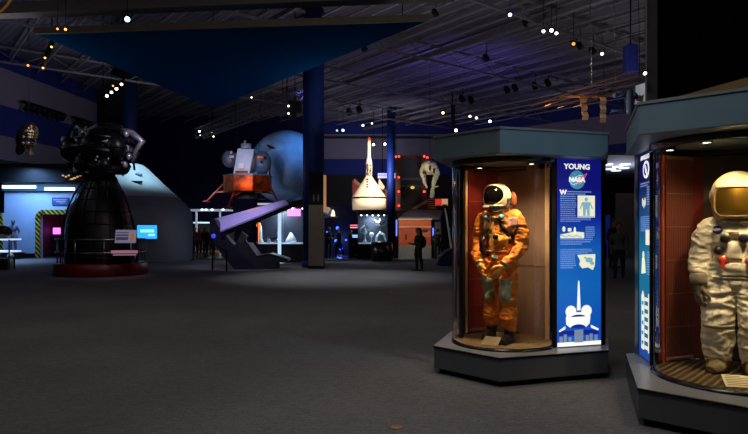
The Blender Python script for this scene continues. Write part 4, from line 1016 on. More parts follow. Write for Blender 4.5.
# left glass showcase
gy = 24.2
def gx(px): return (px - 374) / FPX * gy
t = thing('glass_showcase', 'low glass showcase with glowing white shelves at the left edge', 'showcase', (gx(3), gy, 0))
for z in (1.30 - .1, .72):
    obj('lit_shelf', MB().box((gx(2), gy, z), (gx(15) - gx(-12), .8, .06)), glow('shelf_white', (210, 228, 255), .9), t)
obj('glass_side', MB().box((gx(2), gy - .42, .66), (gx(16) - gx(-12), .012, 1.0)), M_glass, t)
obj('plinth_box', MB().box((gx(-2), gy, .22), (gx(10) - gx(-14), .7, .44)), M_black, t)
for px in (-11, 5, 15.5):
    obj('leg', MB().tube([(gx(px), gy - .42, 0), (gx(px), gy - .42, 1.2)], .03, 8), M_steel, t)
o = obj('dark_instrument', MB().ell((gx(3), gy, 1.5), (.34, .3, .26), 18, 12).lathe([(.1, 1.23), (.22, 1.23), (.12, 1.4)], (gx(3), gy, 0), 18).ell((gx(8), gy - .1, 1.42), (.14, .12, .15)), M_blackgloss)
tag(o, 'black rounded instrument sitting on the glass showcase', 'instrument')
o = obj('small_globe', MB().ell((gx(12), gy - .1, .53), .12, 14, 10).lathe([(.0, .0), (.1, .0), (.1, .38), (.05, .42)], (gx(12), gy - .1, 0), 14), mat('pale_globe', (200, 210, 200), .5)); tag(o, 'small pale globe on a stem beneath the glass showcase', 'globe')
light('POINT', (gx(4), gy - .1, .95), 3.0, (.7, .82, 1), size=.15)

# hanging satellite, upper left
SY = 26.
p0 = at(29, 138, SY)
t = thing('satellite_model', 'hanging gold and silver foil satellite model against the blue wall band', 'satellite model', p0 - V(0, 0, .7))
foil = mat('crumpled_foil', (150, 130, 95), .22, .95, .4, 5, 1.0, 9)
fb, fn = fuse(MB().ell(p0 + V(.0, 0, .05), (.34, .34, .62), 20, 14, Matrix.Rotation(.25, 3, 'Y')), .03, 1); folds(fb, fn, .05, .8, 2)
obj('foil_body', fb, foil, t)
obj('lower_pod', MB().ell(p0 + V(-.32, -.05, -.45), (.2, .2, .32), 16, 12, Matrix.Rotation(.4, 3, 'Y')), M_eng, t)
obj('side_shell', MB().ell(p0 + V(-.35, .1, .1), (.2, .3, .5), 16, 12, Matrix.Rotation(.3, 3, 'Y')), M_eng, t)
obj('nozzle', MB().lathe([(.05, 0), (.2, -.22)], p0 + V(.05, 0, -.5), 18), M_silver, t)
for i in range(6): obj('thruster', MB().ell(p0 + V(.12 * math.cos(i * 1.3) + .05, -.34, .3 * math.sin(i * 2.1)), (.06, .05, .06), 10, 8), M_enghi, t)
obj('cable', MB().tube([p0 + V(0, 0, .6), V(p0.x, p0.y, RZ)], .012, 6), M_darkmetal, t)

# unreadable dark lettering on the left wall, built as rows of cans
for k, (pa_, pb_, n_, lb) in enumerate(((17, 58, 8, 'long row of dark unreadable lettering on the left grey wall'), (68, 86, 4, 'short row of dark unreadable lettering on the left grey wall behind the engine'))):
    (xa_, ya), (xb_, yb) = on_wall(pa_), on_wall(pb_)
    t = thing('wall_lettering', lb, 'wall lettering', ((xa_ + xb_) / 2 + .3, (ya + yb) / 2, 8.3))
    obj('track', MB().beam((xa_ + .32, ya, 8.55), (xb_ + .32, yb, 8.55), .24, .1), M_black, t)
    for i in range(n_):
        f = (i + .4) / n_; x, y = lerp(xa_, xb_, f) + .5, lerp(ya, yb, f)
        obj('lamp_can', MB().lathe([(0, -.3), (.13, -.3), (.16, .1), (0, .1)], (x, y, 8.30 + .08 * (i % 2)), 12, axis=(.5, .3 * (-1) ** i, .8)), M_black, t)

# ================================================================== LUNAR MODULE, GLOBE
LY = 29.0
lm = lambda px, py, dy=0.: at(px, py, LY + dy)
t = thing('lunar_lander_model', 'lunar lander model with silver upper stage and glowing orange gold base', 'lander model', lm(248, 205))
M_gold = mat('gold_foil', (170, 74, 16), .45, .5, .85, 1.8, 1.0, 8); M_lmsil = mat('lander_silver', (196, 200, 214), .4, .35, .1, 3); M_lmdk = mat('lander_dark', (104, 112, 126), .55, .2, .35, 4)
def octo(cx, cy, r, z0, z1, r2=None):
    m = MB(); r2 = r2 or r
    vs = [V(cx + r * math.cos(PI / 8 + i * PI / 4), cy + r * math.sin(PI / 8 + i * PI / 4), z0) for i in range(8)] + [V(cx + r2 * math.cos(PI / 8 + i * PI / 4), cy + r2 * math.sin(PI / 8 + i * PI / 4), z1) for i in range(8)]
    return m.add(vs, [list(range(8))[::-1], list(range(8, 16))] + [(i, (i + 1) % 8, 8 + (i + 1) % 8, 8 + i) for i in range(8)])
c0 = lm(248, 193)
obj('descent_stage', octo(c0.x, LY, 1.16, lm(0, 192).z, lm(0, 177).z), M_gold, t)
obj('engine_skirt', MB().lathe([(.2, .25), (.35, .0), (.55, -.25)], (c0.x, LY, lm(0, 192).z - .05), 24), M_lmdk, t)
obj('deck', octo(c0.x, LY, 1.2, lm(0, 177).z, lm(0, 175.5).z), M_lmdk, t)
# ascent stage: white front plate, cabin drum and tanks
fp = [lm(237.5, 148, -.55), lm(254.5, 149, -.5), lm(249, 175.5, -.75), lm(233, 174, -.75)]
obj('front_plate', MB().slab([fp[3], fp[2], fp[1], fp[0]], (0, .35, 0)), M_lmsil, t, .03)
obj('window', MB().slab([lm(239, 163, -.82), lm(244, 163.5, -.82), lm(243.5, 168.5, -.85), lm(238.3, 168, -.85)], (0, .06, 0)), mat('window_pale', (235, 235, 245), .3), t)
obj('hatch', MB().box(lm(241.5, 172.5, -.82), (.55, .12, .16)), M_gold, t)
obj('cabin', MB().lathe([(0, -.62), (.52, -.6), (.6, -.4), (.6, .4), (.52, .6), (0, .62)], lm(247, 163, .1), 28, axis=(.15, 1, 0)), M_lmdk, t)
obj('fuel_tank', MB().ell(lm(229.5, 159, .1), (.36, .4, .42), 18, 12), M_lmdk, t)
obj('fuel_tank', MB().ell(lm(262, 163, .1), (.46, .45, .58), 18, 12), mat('tank_blue', (92, 118, 150), .5, .2, .35, 4), t)
obj('rear_bay', MB().box(lm(262, 168, .3), (.75, .5, .9)), M_lmdk, t)
obj('docking_tunnel', MB().lathe([(.25, 0), (.25, .22), (.2, .22), (0, .2)], lm(246, 148.5, 0), 20), M_lmsil, t)
obj('antenna_mast', MB().tube([lm(244.5, 149), lm(245, 140.5)], [.09, .05], 8), M_lmsil, t)
obj('dish_antenna', MB().lathe([(0, 0), (.12, .02), (.24, .1)], lm(270, 148.5, -.2), 18, axis=(.4, -.3, .9)).tube([lm(262, 155, 0), lm(270, 149, -.2)], .03, 6), M_lmdk, t)
obj('thruster_block', MB().box(lm(261, 157.5, -.55), (.3, .2, .12)).lathe([(.03, 0), (.09, -.14)], lm(261, 160, -.6), 12), M_gold, t)
obj('thruster_block', MB().box(lm(232, 157, -.4), (.2, .2, .12)).lathe([(.03, 0), (.08, .12)], lm(231, 154, -.4), 12), M_lmsil, t)
M_leg = mat('lander_leg', (150, 60, 30), .5, .3)
for a_, b_, dy in (((229, 178), (207, 201), -.2), ((238, 181), (228, 207), -1.3), ((266, 178), (279, 204), -.6), ((255, 176), (262, 198), 1.2)):
    A0, A1 = lm(a_[0], a_[1], dy * .5), lm(b_[0], b_[1], dy)
    l = obj('leg', MB().tube([A0, A1], [.05, .04], 8).tube([lm(a_[0] + (4 if a_[0] < 248 else -4), 192, dy * .5), A0.lerp(A1, .62)], .03, 8).tube([lm(a_[0] + (9 if a_[0] < 248 else -9), 189, dy * .5), A0.lerp(A1, .62)], .03, 8), M_leg, t)
    obj('foot_pad', MB().lathe([(0, 0), (.18, 0), (.22, .07), (.05, .07)], A1 - V(0, 0, .06), 16), M_leg, l)
for dx in (-.5, .5):
    obj('cable', MB().tube([V(c0.x + dx, LY, lm(0, 158).z), V(c0.x + dx * 1.5, LY, RZ)], .012, 6), M_black, t)
gp = at(287, 167.5, 33.5)
t = thing('moon_globe', 'large hanging blue-lit globe behind the lunar lander', 'globe', gp - V(0, 0, 2.1))
obj('sphere', MB().ell(gp, 2.05, 48, 32), mat('globe_surface', (140, 158, 180), .7, 0, .25, 1.6, .3, 6), t)
obj('hanger', MB().tube([gp + V(0, 0, 2.0), V(gp.x, gp.y, RZ)], .03, 6), M_black, t)
obj('top_cap', MB().lathe([(0, 2.1), (.3, 2.06), (.3, 1.98), (.0, 1.98)], gp, 20), M_darkmetal, t)

# ================================================================== SLANTED CANOPY EXHIBIT BESIDE THE COLUMN
QY = 23.8
qa = lambda px, py, dy=0.: at(px, py, QY + dy)
t = thing('slanted_canopy', 'slanted purple-lit canopy board on a dark curved leg beside the thick blue column', 'exhibit', (qa(245, 0).x, QY, 0))
top = [qa(220.6, 230.5), qa(288.5, 203.5), qa(285, 199.5, 1.3), qa(214, 219, 1.3)]
obj('canopy_board', MB().slab(top, (0, .02, -.07)), mat('canopy_lilac', (170, 160, 205), .5, 0, .04), t)
under = [p + V(.03, .03, -.08) for p in top]; under = [under[0], qa(303, 199), qa(300, 196, 1.3), under[3]]
obj('board_underside', MB().slab(under, (0, 0, -.18)), M_blackgloss, t)
leg = [(209.5, 222), (214, 219), (222, 232), (238, 250), (258.5, 271.5), (236, 271.5), (224, 258), (214, 243), (210, 231)]
obj('curved_leg', MB().slab([qa(x, y, .1) for x, y in leg], (0, .6, 0)), mat('leg_navy', (13, 14, 32), .5), t)
bod = [(236, 243), (248, 243), (257, 255.5), (269, 253.5), (287, 258.5), (288, 261), (283, 263), (276, 262), (276, 271.3), (250, 271.3)]
obj('seat_body', MB().slab([qa(x, y, .35) for x, y in bod], (0, 1.0, 0)), mat('pod_black', (22, 23, 26), .5), t)
obj('seat_edge', MB().tube([qa(x, y, .33) for x, y in ((245.5, 239), (251, 247.5), (257, 255.5), (269, 253.5), (286, 258.5))], .02, 6), M_grey, t)
obj('pale_wedge', MB().slab([qa(x, y, .5) for x, y in ((234.5, 248.5), (239.5, 249), (247, 236), (241.5, 231.5))], (0, .3, 0)), mat('wedge_grey', (150, 150, 145), .5), t)
t = thing('stanchion', 'thin dark stanchion frame standing in front of the slanted canopy leg', 'stanchion', (qa(220, 0).x, QY - .8, 0))
y_ = QY - .7; fx = lambda px: (px - 374) / FPX * y_
obj('post', MB().tube([(fx(212.5), y_, 0), (fx(212.5), y_, 1.45)], .03, 8), M_black, t); obj('post', MB().tube([(fx(226.5), y_, 0), (fx(226.5), y_, 1.1)], .03, 8), M_black, t)
obj('brace', MB().tube([(fx(212.5), y_, 1.05), (fx(226.5), y_, .75)], .025, 8), M_black, t)
obj('blue_lamp', MB().ell((fx(213.5), y_, 1.35), (.09, .09, .09)), glow('blue_dot', (60, 80, 255), .8), t)

# grey pylon beside the column
KY = 24.4
kx = lambda px: (px - 374) / FPX * KY
kz = lambda py: EYE + (HOR - py) / FPX * KY
t = thing('pylon', 'tall grey information pylon with black upper half beside the thick blue column', 'pylon', (kx(316), KY, 0))
obj('shaft', MB().box((kx(316), KY + .2, kz(205) / 2), (kx(323.5) - kx(308.5), .4, kz(205))), mat('pylon_grey', (112, 104, 94), .5), t, .01)
obj('black_head', MB().box((kx(316), KY + .2, (kz(172) + kz(205)) / 2), (kx(323.5) - kx(308.5), .4, kz(172) - kz(205))), M_black, t, .01)
ic = MB()
for dx in (-.09, .09):
    ic.ell((kx(316) + dx, KY - .005, kz(195.5)), (.03, .006, .03), 10, 6).box((kx(316) + dx, KY - .004, kz(195.5) - .11), (.06, .006, .13)).box((kx(316) + dx, KY - .004, kz(195.5) - .2), (.035, .006, .09))
obj('pictograms', ic, mat('picto_grey', (110, 112, 118), .5), t)
obj('base_plate', MB().box((kx(316), KY + .2, .06), (kx(324) - kx(308), .5, .12)), M_black, t)
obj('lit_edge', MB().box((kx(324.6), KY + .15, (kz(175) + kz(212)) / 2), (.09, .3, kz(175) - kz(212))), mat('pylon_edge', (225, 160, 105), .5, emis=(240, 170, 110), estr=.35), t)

# ================================================================== CONE CAPSULE WITH ESCAPE TOWER
VY = 35.0; vs_ = VY / FPX; vx = at(369, 0, VY).x
vz = lambda py: EYE + (HOR - py) * vs_
M_cap = mat('capsule_white', (236, 224, 205), .5, 0, .08, 2)
t = thing('space_capsule', 'white cone shaped space capsule with slim escape tower on a dark stand', 'space capsule', (vx, VY, vz(212)))
obj('skirt', MB().lathe([(0, vz(210.5)), (16.5 * vs_, vz(210)), (17 * vs_, vz(198.6)), (0, vz(198.4))], (vx, VY, 0), 40), M_cap, t)
obj('joint_band', MB().lathe([(17.2 * vs_, vz(198.8)), (17.5 * vs_, vz(198.2)), (17.2 * vs_, vz(197.3)), (15 * vs_, vz(197.3))], (vx, VY, 0), 40), M_black, t)
obj('cone_body', MB().lathe([(17.3 * vs_, vz(197.5)), (16.6 * vs_, vz(196.5)), (3.6 * vs_, vz(177)), (2.6 * vs_, vz(175.8)), (0, vz(175.8))], (vx, VY, 0), 40), M_cap, t)
def cpt(px, py): # on the cone facing us
    r = 3.6 + (16.6 - 3.6) * (py - 177) / (196.5 - 177); dx = px - 369; return V(vx + dx * vs_, VY - math.sqrt(max(0, r * r - dx * dx)) * vs_ - .015, vz(py))
mk = MB()
for py in (180, 182.6, 185.2, 187.8): mk.box(cpt(367.6, py), (.12, .03, .10), Matrix.Rotation(.4, 3, 'X'))
obj('hull_markings', mk, M_darkmetal, t)
tw = MB(); zt, zb = vz(164.5), vz(176)
for i in range(3):
    a = 2 * PI * i / 3 + .5; a2 = a + 2 * PI / 3; r_ = 2.9 * vs_
    tw.tube([(vx + r_ * math.cos(a), VY + r_ * math.sin(a), zb), (vx + r_ * math.cos(a), VY + r_ * math.sin(a), zt)], .035, 6)
    for k in range(2):
        za, zc = lerp(zb, zt, k / 2), lerp(zb, zt, (k + 1) / 2)
        tw.tube([(vx + r_ * math.cos(a), VY + r_ * math.sin(a), za), (vx + r_ * math.cos(a2), VY + r_ * math.sin(a2), zc)], .025, 6)
obj('tower_truss', tw, M_cream, t)
obj('tower_core', MB().lathe([(0, zb), (1.1 * vs_, zb), (1.1 * vs_, zt), (0, zt)], (vx, VY, 0), 12), M_black, t)
obj('escape_rocket', MB().lathe([(0, vz(165)), (3.4 * vs_, vz(164.5)), (3.2 * vs_, vz(162.5)), (1.9 * vs_, vz(157)), (1.7 * vs_, vz(141)), (0, vz(141))], (vx, VY, 0), 24), M_cap, t)
obj('rocket_tip', MB().lathe([(1.75 * vs_, vz(141)), (1.7 * vs_, vz(139)), (.8 * vs_, vz(137)), (0, vz(136.6))], (vx, VY, 0), 20), mat('tip_red', (200, 70, 45), .4), t)
o = obj('capsule_stand', MB().lathe([(0, 0), (.9, 0), (.9, .1), (.35, .2), (.35, vz(215)), (.7, vz(212)), (.95, vz(210.3)), (0, vz(210.3))], (vx, VY, 0), 28), M_black); tag(o, 'dark pedestal beneath the white cone capsule', 'pedestal')
t = thing('finned_rocket_model', 'red and pale finned rocket section behind the white cone capsule', 'rocket model', (vx + .1, VY + 2.2, 0))
YF = VY + 2.2
obj('fin', MB().slab([at(352.5, 180, YF), at(360, 186, YF), at(357, 199, YF), at(352, 199, YF)], (0, .1, 0)), M_red, t); obj('fin', MB().slab([at(379, 180, YF), at(384, 187, YF), at(387.5, 191, YF), at(386.5, 209, YF), at(378, 209, YF)], (0, .1, 0)), M_red, t)
obj('fin_tip', MB().slab([at(354, 178.5, YF - .06), at(361, 184, YF - .06), at(359, 187, YF - .06), at(354, 182, YF - .06)], (0, .05, 0)), mat('fin_brown', (110, 74, 60), .6), t)
obj('fin_tip', MB().slab([at(379, 178, YF - .06), at(385, 187, YF - .06), at(383, 189.5, YF - .06), at(378, 188, YF - .06)], (0, .05, 0)), M_cream, t)
obj('rocket_body', MB().lathe([(0, 0), (.9, 0), (.9, 4.0), (.3, 4.3), (0, 4.4)], (vx + .1, YF + .1, 0), 24), M_darkmetal, t)
# pale lamps behind the slim column
for k, (px0, px1, Yk) in enumerate(((377.8, 387, 40.), (394.5, 397.5, 40.))):
    o = obj('lilac_lamp', MB().box(at((px0 + px1) / 2, 176.8, Yk), ((px1 - px0) / FPX * Yk, .1, .18)).box(at((px0 + px1) / 2, 174, Yk), ((px1 - px0) / FPX * Yk, .1, .1)), glow('lilac_panel', (190, 190, 255), 1.2))
    tag(o, ('lilac white light panel between the white capsule and the slim blue column', 'narrow lilac light panel between the slim blue column and the red-lamp gantry')[k], 'light panel')
    obj('bracket', MB().box(at((px0 + px1) / 2, 175, Yk + .15), (.1, .2, .6)).tube([at((px0 + px1) / 2, 175, Yk + .15), V(at((px0 + px1) / 2, 175, Yk).x, Yk + .15, 9.85)], .02, 6), M_black, o)

# ================================================================== RED LAMP GANTRY AND STAIRS
GY = 38.0
ga = lambda px, py, dy=0.: at(px, py, GY + dy)
t = thing('gantry', 'dark red gantry tower dotted with small red lamps', 'gantry', (ga(411, 0).x, GY, 0))
M_gan = mat('gantry_red', (92, 20, 16), .5)
for px in (398, 424):
    x = ga(px, 0).x
    obj('upright', MB().box((x, GY, (ga(0, 156).z) / 2), (.32, .4, ga(0, 156).z)), M_gan, t)
obj('top_beam', MB().beam(ga(396, 157), ga(427, 157), .3, .16), M_gan, t)
obj('back_screen', MB().box((ga(411, 0).x, GY + .5, ga(0, 186).z), (1.5, .1, 3.6)), mat('screen_dark', (58, 58, 70), .6), t)
obj('bridge_frame', MB().beam(ga(401, 178.5), ga(422, 178.5), .2, .14).beam(ga(401, 186), ga(422, 186), .2, .1).tube([ga(404, 194, -.2), ga(408, 185, -.2), ga(416, 185, -.2), ga(420, 194, -.2)], .05, 6), mat('frame_grey', (96, 92, 100), .5), t)
obj('yellow_lamp', MB().ell(ga(412.5, 187.5, -.25), (.13, .06, .09)), glow('yellow_dot', (240, 190, 90), 1.), t)
for px, py in ((396, 156.8), (399, 156.4), (424.2, 156.3), (427.2, 157.6), (398.8, 177.3), (424, 177.3), (398.7, 191.6), (424.2, 191.6), (398.8, 205.8)):
    p = ga(px, py, -.25)
    l = obj('red_lamp', MB().ell(p, (.065, .05, .065), 10, 8), glow('red_lamp', (255, 60, 35), 4.5), t)
    obj('lamp_socket', MB().box(p + V(0, .06, 0), (.12, .1, .12)), M_black, l)
t = thing('stair_platform', 'dark raised platform with yellow stair rails beside the orange kiosk', 'platform', (ga(425, 0).x, 36.5, 0))
pz = lambda px, py: at(px, py, 36.3)
obj('deck', MB().box((pz(425, 0).x, 37, pz(0, 210).z), (3.6, 1.4, .12)), M_darkmetal, t)
for px in (399, 440, 452): obj('support', MB().box((pz(px, 0).x, 37, pz(0, 210).z / 2), (.14, .14, pz(0, 210).z)), M_darkmetal, t)
M_yel = mat('rail_ochre', (160, 104, 34), .5)
obj('stair_flight', MB().slab([pz(404.5, 213), pz(408, 213), pz(427, 203), pz(427, 199.5)], (0, .5, 0)), M_yel, t)
for i in range(5): obj('guard_rail', MB().beam(pz(427.5, 199.5 + i * 2.1), pz(436, 199.5 + i * 2.1), .05, .06), M_yel, t)
for k, (px, c_) in enumerate(((438.5, (235, 60, 40)), (444.5, (240, 170, 130)))):
    o = obj('light_box', MB().box(at(px, 202.3, 36.0), (.36, .3, .40)), mat('box_%d' % k, c_, .5, emis=c_, estr=.6)); tag(o, ('small glowing red box on the dark raised platform', 'small glowing pale pink box on the dark raised platform')[k], 'light box')
    obj('box_foot', MB().box(at(px, 206.5, 36.0), (.3, .3, .26)).box(V(at(px, 0, 36).x, 36.15, pz(0, 206).z - .1), (.3, .6, .2)), M_black, o)
# white hanging sculpted form with two legs
HY = 34.0
ha = lambda px, py, dy=0.: at(px, py, HY + dy)
t = thing('white_hanging_suit', 'white bulky hanging suit form with two drooping legs before the gantry', 'hanging model', ha(430, 197))
hb = MB().ell(ha(429.5, 167.5), (.44, .34, .40)).limb([ha(425, 166), ha(422.6, 172), ha(423.4, 177)], [.2, .17, .1]).limb([ha(424, 175), ha(424.3, 182), ha(426.5, 187)], [.10, .08, .05])
hb.limb([ha(434.5, 168), ha(436.5, 174), ha(434.5, 180), ha(433, 187), ha(432, 196)], [.2, .17, .12, .10, .13]).limb([ha(433, 187), ha(438, 186.5)], [.05, .03])
hb, hn = fuse(hb, .022, 2); folds(hb, hn, .05, .7, 5.)
obj('suit_form', hb, mat('bone_white', (178, 172, 150), .7, 0, .25, 3), t)
obj('dark_opening', MB().ell(ha(424.5, 172.5, -.38), (.12, .05, .1)).ell(ha(430, 168, -.40), (.07, .05, .16)).ell(ha(434, 171, -.36), (.06, .05, .14)), M_strap, t)
obj('cable', MB().tube([ha(430, 160), V(ha(430, 0).x, HY, RZ)], .012, 6), M_black, t)
# orange kiosk with grey sloped roof
OY = 33.0
oa = lambda px, py, dy=0.: at(px, py, OY + dy)
t = thing('kiosk', 'orange panelled kiosk with pale base and grey sloping roof', 'kiosk', (oa(415, 0).x, OY, 0))
M_or = mat('kiosk_orange', (190, 84, 40), .5, 0, .15, 2)
obj('base', MB().box((oa(415, 0).x, OY + .5, oa(0, 245.5).z / 2), (1.8, 1.0, oa(0, 245.5).z)), mat('kiosk_pale', (120, 126, 130), .5), t)
obj('front_panel', MB().box((oa(415, 0).x, OY + .5, (oa(0, 219).z + oa(0, 245.5).z) / 2), (1.76, .9, oa(0, 219).z - oa(0, 245.5).z)), M_or, t)
obj('header', MB().box((oa(415, 0).x, OY + .02, oa(0, 223.5).z), (1.78, .06, .36)), mat('kiosk_orange_light', (215, 100, 52), .5), t)
obj('header_ledge', MB().box((oa(415, 0).x, OY - .04, oa(0, 219.3).z), (1.86, .2, .07)).box((oa(415, 0).x, OY - .02, oa(0, 227).z), (1.8, .1, .04)), M_cream, t)
obj('side_picture', MB().box((oa(425.5, 0).x, OY + .03, oa(0, 234).z), (.5, .06, .36)), mat('kiosk_pic', (214, 120, 74), .5), t)
obj('dark_notch', MB().box(oa(406, 237, .03), (.09, .05, .3)), mat('kiosk_dark', (70, 40, 26), .6), t)
obj('picture_shadow', MB().ell(oa(425, 231, .02), (.22, .03, .12)), mat('kiosk_dark', (70, 40, 26), .6), t)
rf = MB().slab([oa(399, 219.5, -.1), oa(440, 219.5, -.1), oa(443, 212, 1.6), oa(408, 212, 1.6)], (0, 0, .12))
for i in range(5): rf.beam(oa(400 + i * 1.8, 218.3 - i * 1.4, .1 + i * .3), oa(440 + i * .5, 218.3 - i * 1.4, .1 + i * .3), .1, .1)
obj('sloping_roof', rf, mat('roof_slate', (96, 100, 112), .6), t)
obj('side_column', MB().box((oa(438.5, 0).x, OY + .6, oa(0, 219).z / 2), (.35, .5, oa(0, 219).z)), mat('kiosk_side', (84, 84, 92), .6), t)
for px, y0_, y1_, w_ in ((396.5, 220, 236, .07), (432.8, 228, 240, .07)):
    o = obj('neon_strip', MB().box((oa(px, 0).x, OY - .15, (oa(0, y0_).z + oa(0, y1_).z) / 2), (w_, .05, oa(0, y0_).z - oa(0, y1_).z)), glow('neon_blue_%d' % px, (90, 120, 255), 1.6), t)
# leaning white pole
o = obj('leaning_pole', MB().tube([at(445, 208, 31), at(448.6, 230, 31), at(452, 252, 31), at(452.3, 259, 30.8)], [.045, .05, .06, .06], 8).lathe([(0, 0), (.35, 0), (.2, .1), (.06, .25)], (at(452.3, 0, 30.8).x, 30.8, 0), 18).ell(at(448.8, 229.5, 31), (.08, .08, .08)), M_cream)
tag(o, 'slim white leaning pole near the display case', 'pole')
# blue draped stand
d_ = MB(); YB = 26.5
ba = lambda px, py, dy=0.: at(px, py, YB + dy)
d_.slab([ba(437, 265.6), ba(440, 257), ba(449, 250), ba(456, 248), ba(462, 250), ba(463, 265.6)], (0, 1.0, 0))
d_, dn = fuse(d_, .03, 3); folds(d_, dn, .03, .9, 1.)
for v in d_.v: v.z = max(v.z, 0)
o = obj('draped_stand', d_, mat('drape_blue', (22, 26, 92), .7, 0, .2, 4)); tag(o, 'dark blue draped stand on the carpet beside the orange suit case', 'stand')

# ================================================================== LIT GLASS SHOWCASES
def showcase(label, px0, px1, ytop, yshelf, ybot, Y, glowcol, gs, dep=1.0):
    f = lambda px, py, dy=0.: at(px, py, Y + dy)
    X0, X1 = f(px0, 0).x, f(px1, 0).x; xm = (X0 + X1) / 2; zt, zs = f(0, ytop).z, f(0, yshelf).z
    t = thing('showcase', label, 'showcase', (xm, Y + dep / 2, 0))
    obj('cabinet', MB().box((xm, Y + dep / 2, (zs - .05) / 2), (X1 - X0, dep, zs - .05)), M_black, t, .01)
    obj('lit_shelf', MB().box((xm, Y + dep / 2, zs - .025), (X1 - X0 - .06, dep - .06, .05)), glow('glow_%s' % label[:14], glowcol, gs), t)
    obj('header', MB().box((xm, Y + dep / 2, zt), (X1 - X0, dep, .12)), M_darkmetal, t)
    obj('back_panel', MB().box((xm, Y + dep - .03, (zt + zs) / 2), (X1 - X0, .04, zt - zs)), mat('showcase_back', (34, 44, 60), .5), t)
    for x in (X0 + .03, X1 - .03): obj('post', MB().box((x, Y + .03, zt / 2), (.05, .05, zt)), M_steel, t)
    obj('glass_front', MB().box((xm, Y + .01, (zt + zs) / 2), (X1 - X0 - .1, .01, zt - zs - .1)), M_glass, t)
    n_ = 5
    for i in range(n_):
        x = lerp(X0 + .2, X1 - .2, i / (n_ - 1))
        obj('spot_bulb', MB().ell((x, Y + .25, zt - .09), (.04, .04, .03), 8, 6), glow('bulb_white', (225, 240, 255), 8), t)
    light('AREA', (xm, Y + dep * .45, zt - .12), 60, (.8, .92, 1), (xm, Y + dep * .5, 0), .6)
    return X0, X1, zs, Y + dep * .5
X0, X1, zs, ym = showcase('lit glass showcase of white models beneath the cone capsule', 357.5, 388, 213.5, 243, 258.5, 32.2, (200, 230, 255), .25)
M_model = mat('model_white', (225, 232, 235), .45, 0, .05)
def model(label, mb, m=M_model): tag(obj('spacecraft_model', mb, m), label, 'model')
xs = lambda px: (px - 374) / FPX * ym
model('white delta winged model in the showcase beneath the cone capsule', MB().lathe([(0, zs), (.16, zs), (.03, zs + .2), (.03, zs + .5)], (xs(365), ym, 0), 14).slab([V(xs(359.5), ym - .1, zs + .75), V(xs(365), ym - .25, zs + 1.05), V(xs(372), ym - .1, zs + .72), V(xs(366), ym, zs + .8)], (0, .25, -.1)).ell((xs(365), ym, zs + .62), (.14, .3, .2)))
model('white arched dish model in the showcase beneath the cone capsule', MB().tube([(xs(376), ym, zs + .05), (xs(377), ym, zs + .35), (xs(380), ym, zs + .55), (xs(384), ym, zs + .45), (xs(386), ym, zs + .1)], [.06, .07, .08, .07, .05], 10).box((xs(381), ym, zs + .03), (.6, .4, .06)))
model('white angular spacecraft model with struts in the showcase', MB().ell((xs(380), ym + .1, zs + 1.05), (.26, .2, .16)).tube([(xs(374.5), ym, zs + 1.25), (xs(380), ym + .1, zs + .9), (xs(386), ym, zs + 1.2)], .04, 8).tube([(xs(380), ym + .1, zs + .6), (xs(380), ym + .1, zs + 1.4)], .04, 8), M_steel)
model('small pale round satellite model on a stem in the showcase', MB().ell((xs(371.5), ym - .1, zs + .45), .13).tube([(xs(371.5), ym - .1, zs), (xs(371.5), ym - .1, zs + .4)], .03, 8).lathe([(0, zs), (.12, zs), (.1, zs + .04)], (xs(371.5), ym - .1, 0), 12))
X0, X1, zs, ym = showcase('lit glass showcase of white models under the slanted canopy', 257, 306, 206.5, 243, 262, 29.0, (205, 225, 255), .3)
model('white pointed capsule model in the showcase behind the slanted canopy', MB().lathe([(0, zs), (.28, zs), (.26, zs + .15), (.06, zs + .48), (0, zs + .5)], (xs(291), ym, 0), 20))
model('white slim rocket model with orange top beside the slanted canopy', MB().lathe([(0, zs), (.2, zs), (.1, zs + .2), (.09, zs + .75), (0, zs + 1.0)], (xs(261), ym - .2, 0), 16))
tag(obj('orange_lamp', MB().ell((xs(260), ym - .35, zs + .86), (.11, .08, .13)).tube([(xs(260), ym - .35, zs), (xs(260), ym - .35, zs + .75)], .02, 6), glow('orange_dot', (255, 130, 60), 1.5)), 'small glowing orange lamp in the showcase behind the slanted canopy', 'lamp')
model('low white lunar rover model in the showcase behind the slanted canopy', MB().box((xs(274), ym, zs + .22), (.6, .4, .12)).ell((xs(270), ym - .2, zs + .1), (.1, .05, .1)).ell((xs(278), ym - .2, zs + .1), (.1, .05, .1)).tube([(xs(276), ym, zs + .25), (xs(278), ym, zs + .55)], .03, 8), M_steel)
tag(obj('pink_sign', MB().box(at(294, 212.5, 28.8), (.62, .06, .34)).box(at(294, 208.6, 28.9), (.1, .1, .1)), glow('pink_sign', (255, 150, 235), 1.5)), 'glowing pink sign on the showcase beside the thick blue column', 'sign')
tag(obj('light_pole', MB().box((at(279.5, 0, 28.6).x, 28.6, 1.2), (.14, .14, 2.4)).box((at(279.5, 0, 28.6).x, 28.6, .04), (.4, .4, .08)), glow('light_pole', (190, 225, 255), .9)), 'bright upright white light pole behind the slanted canopy', 'light pole')
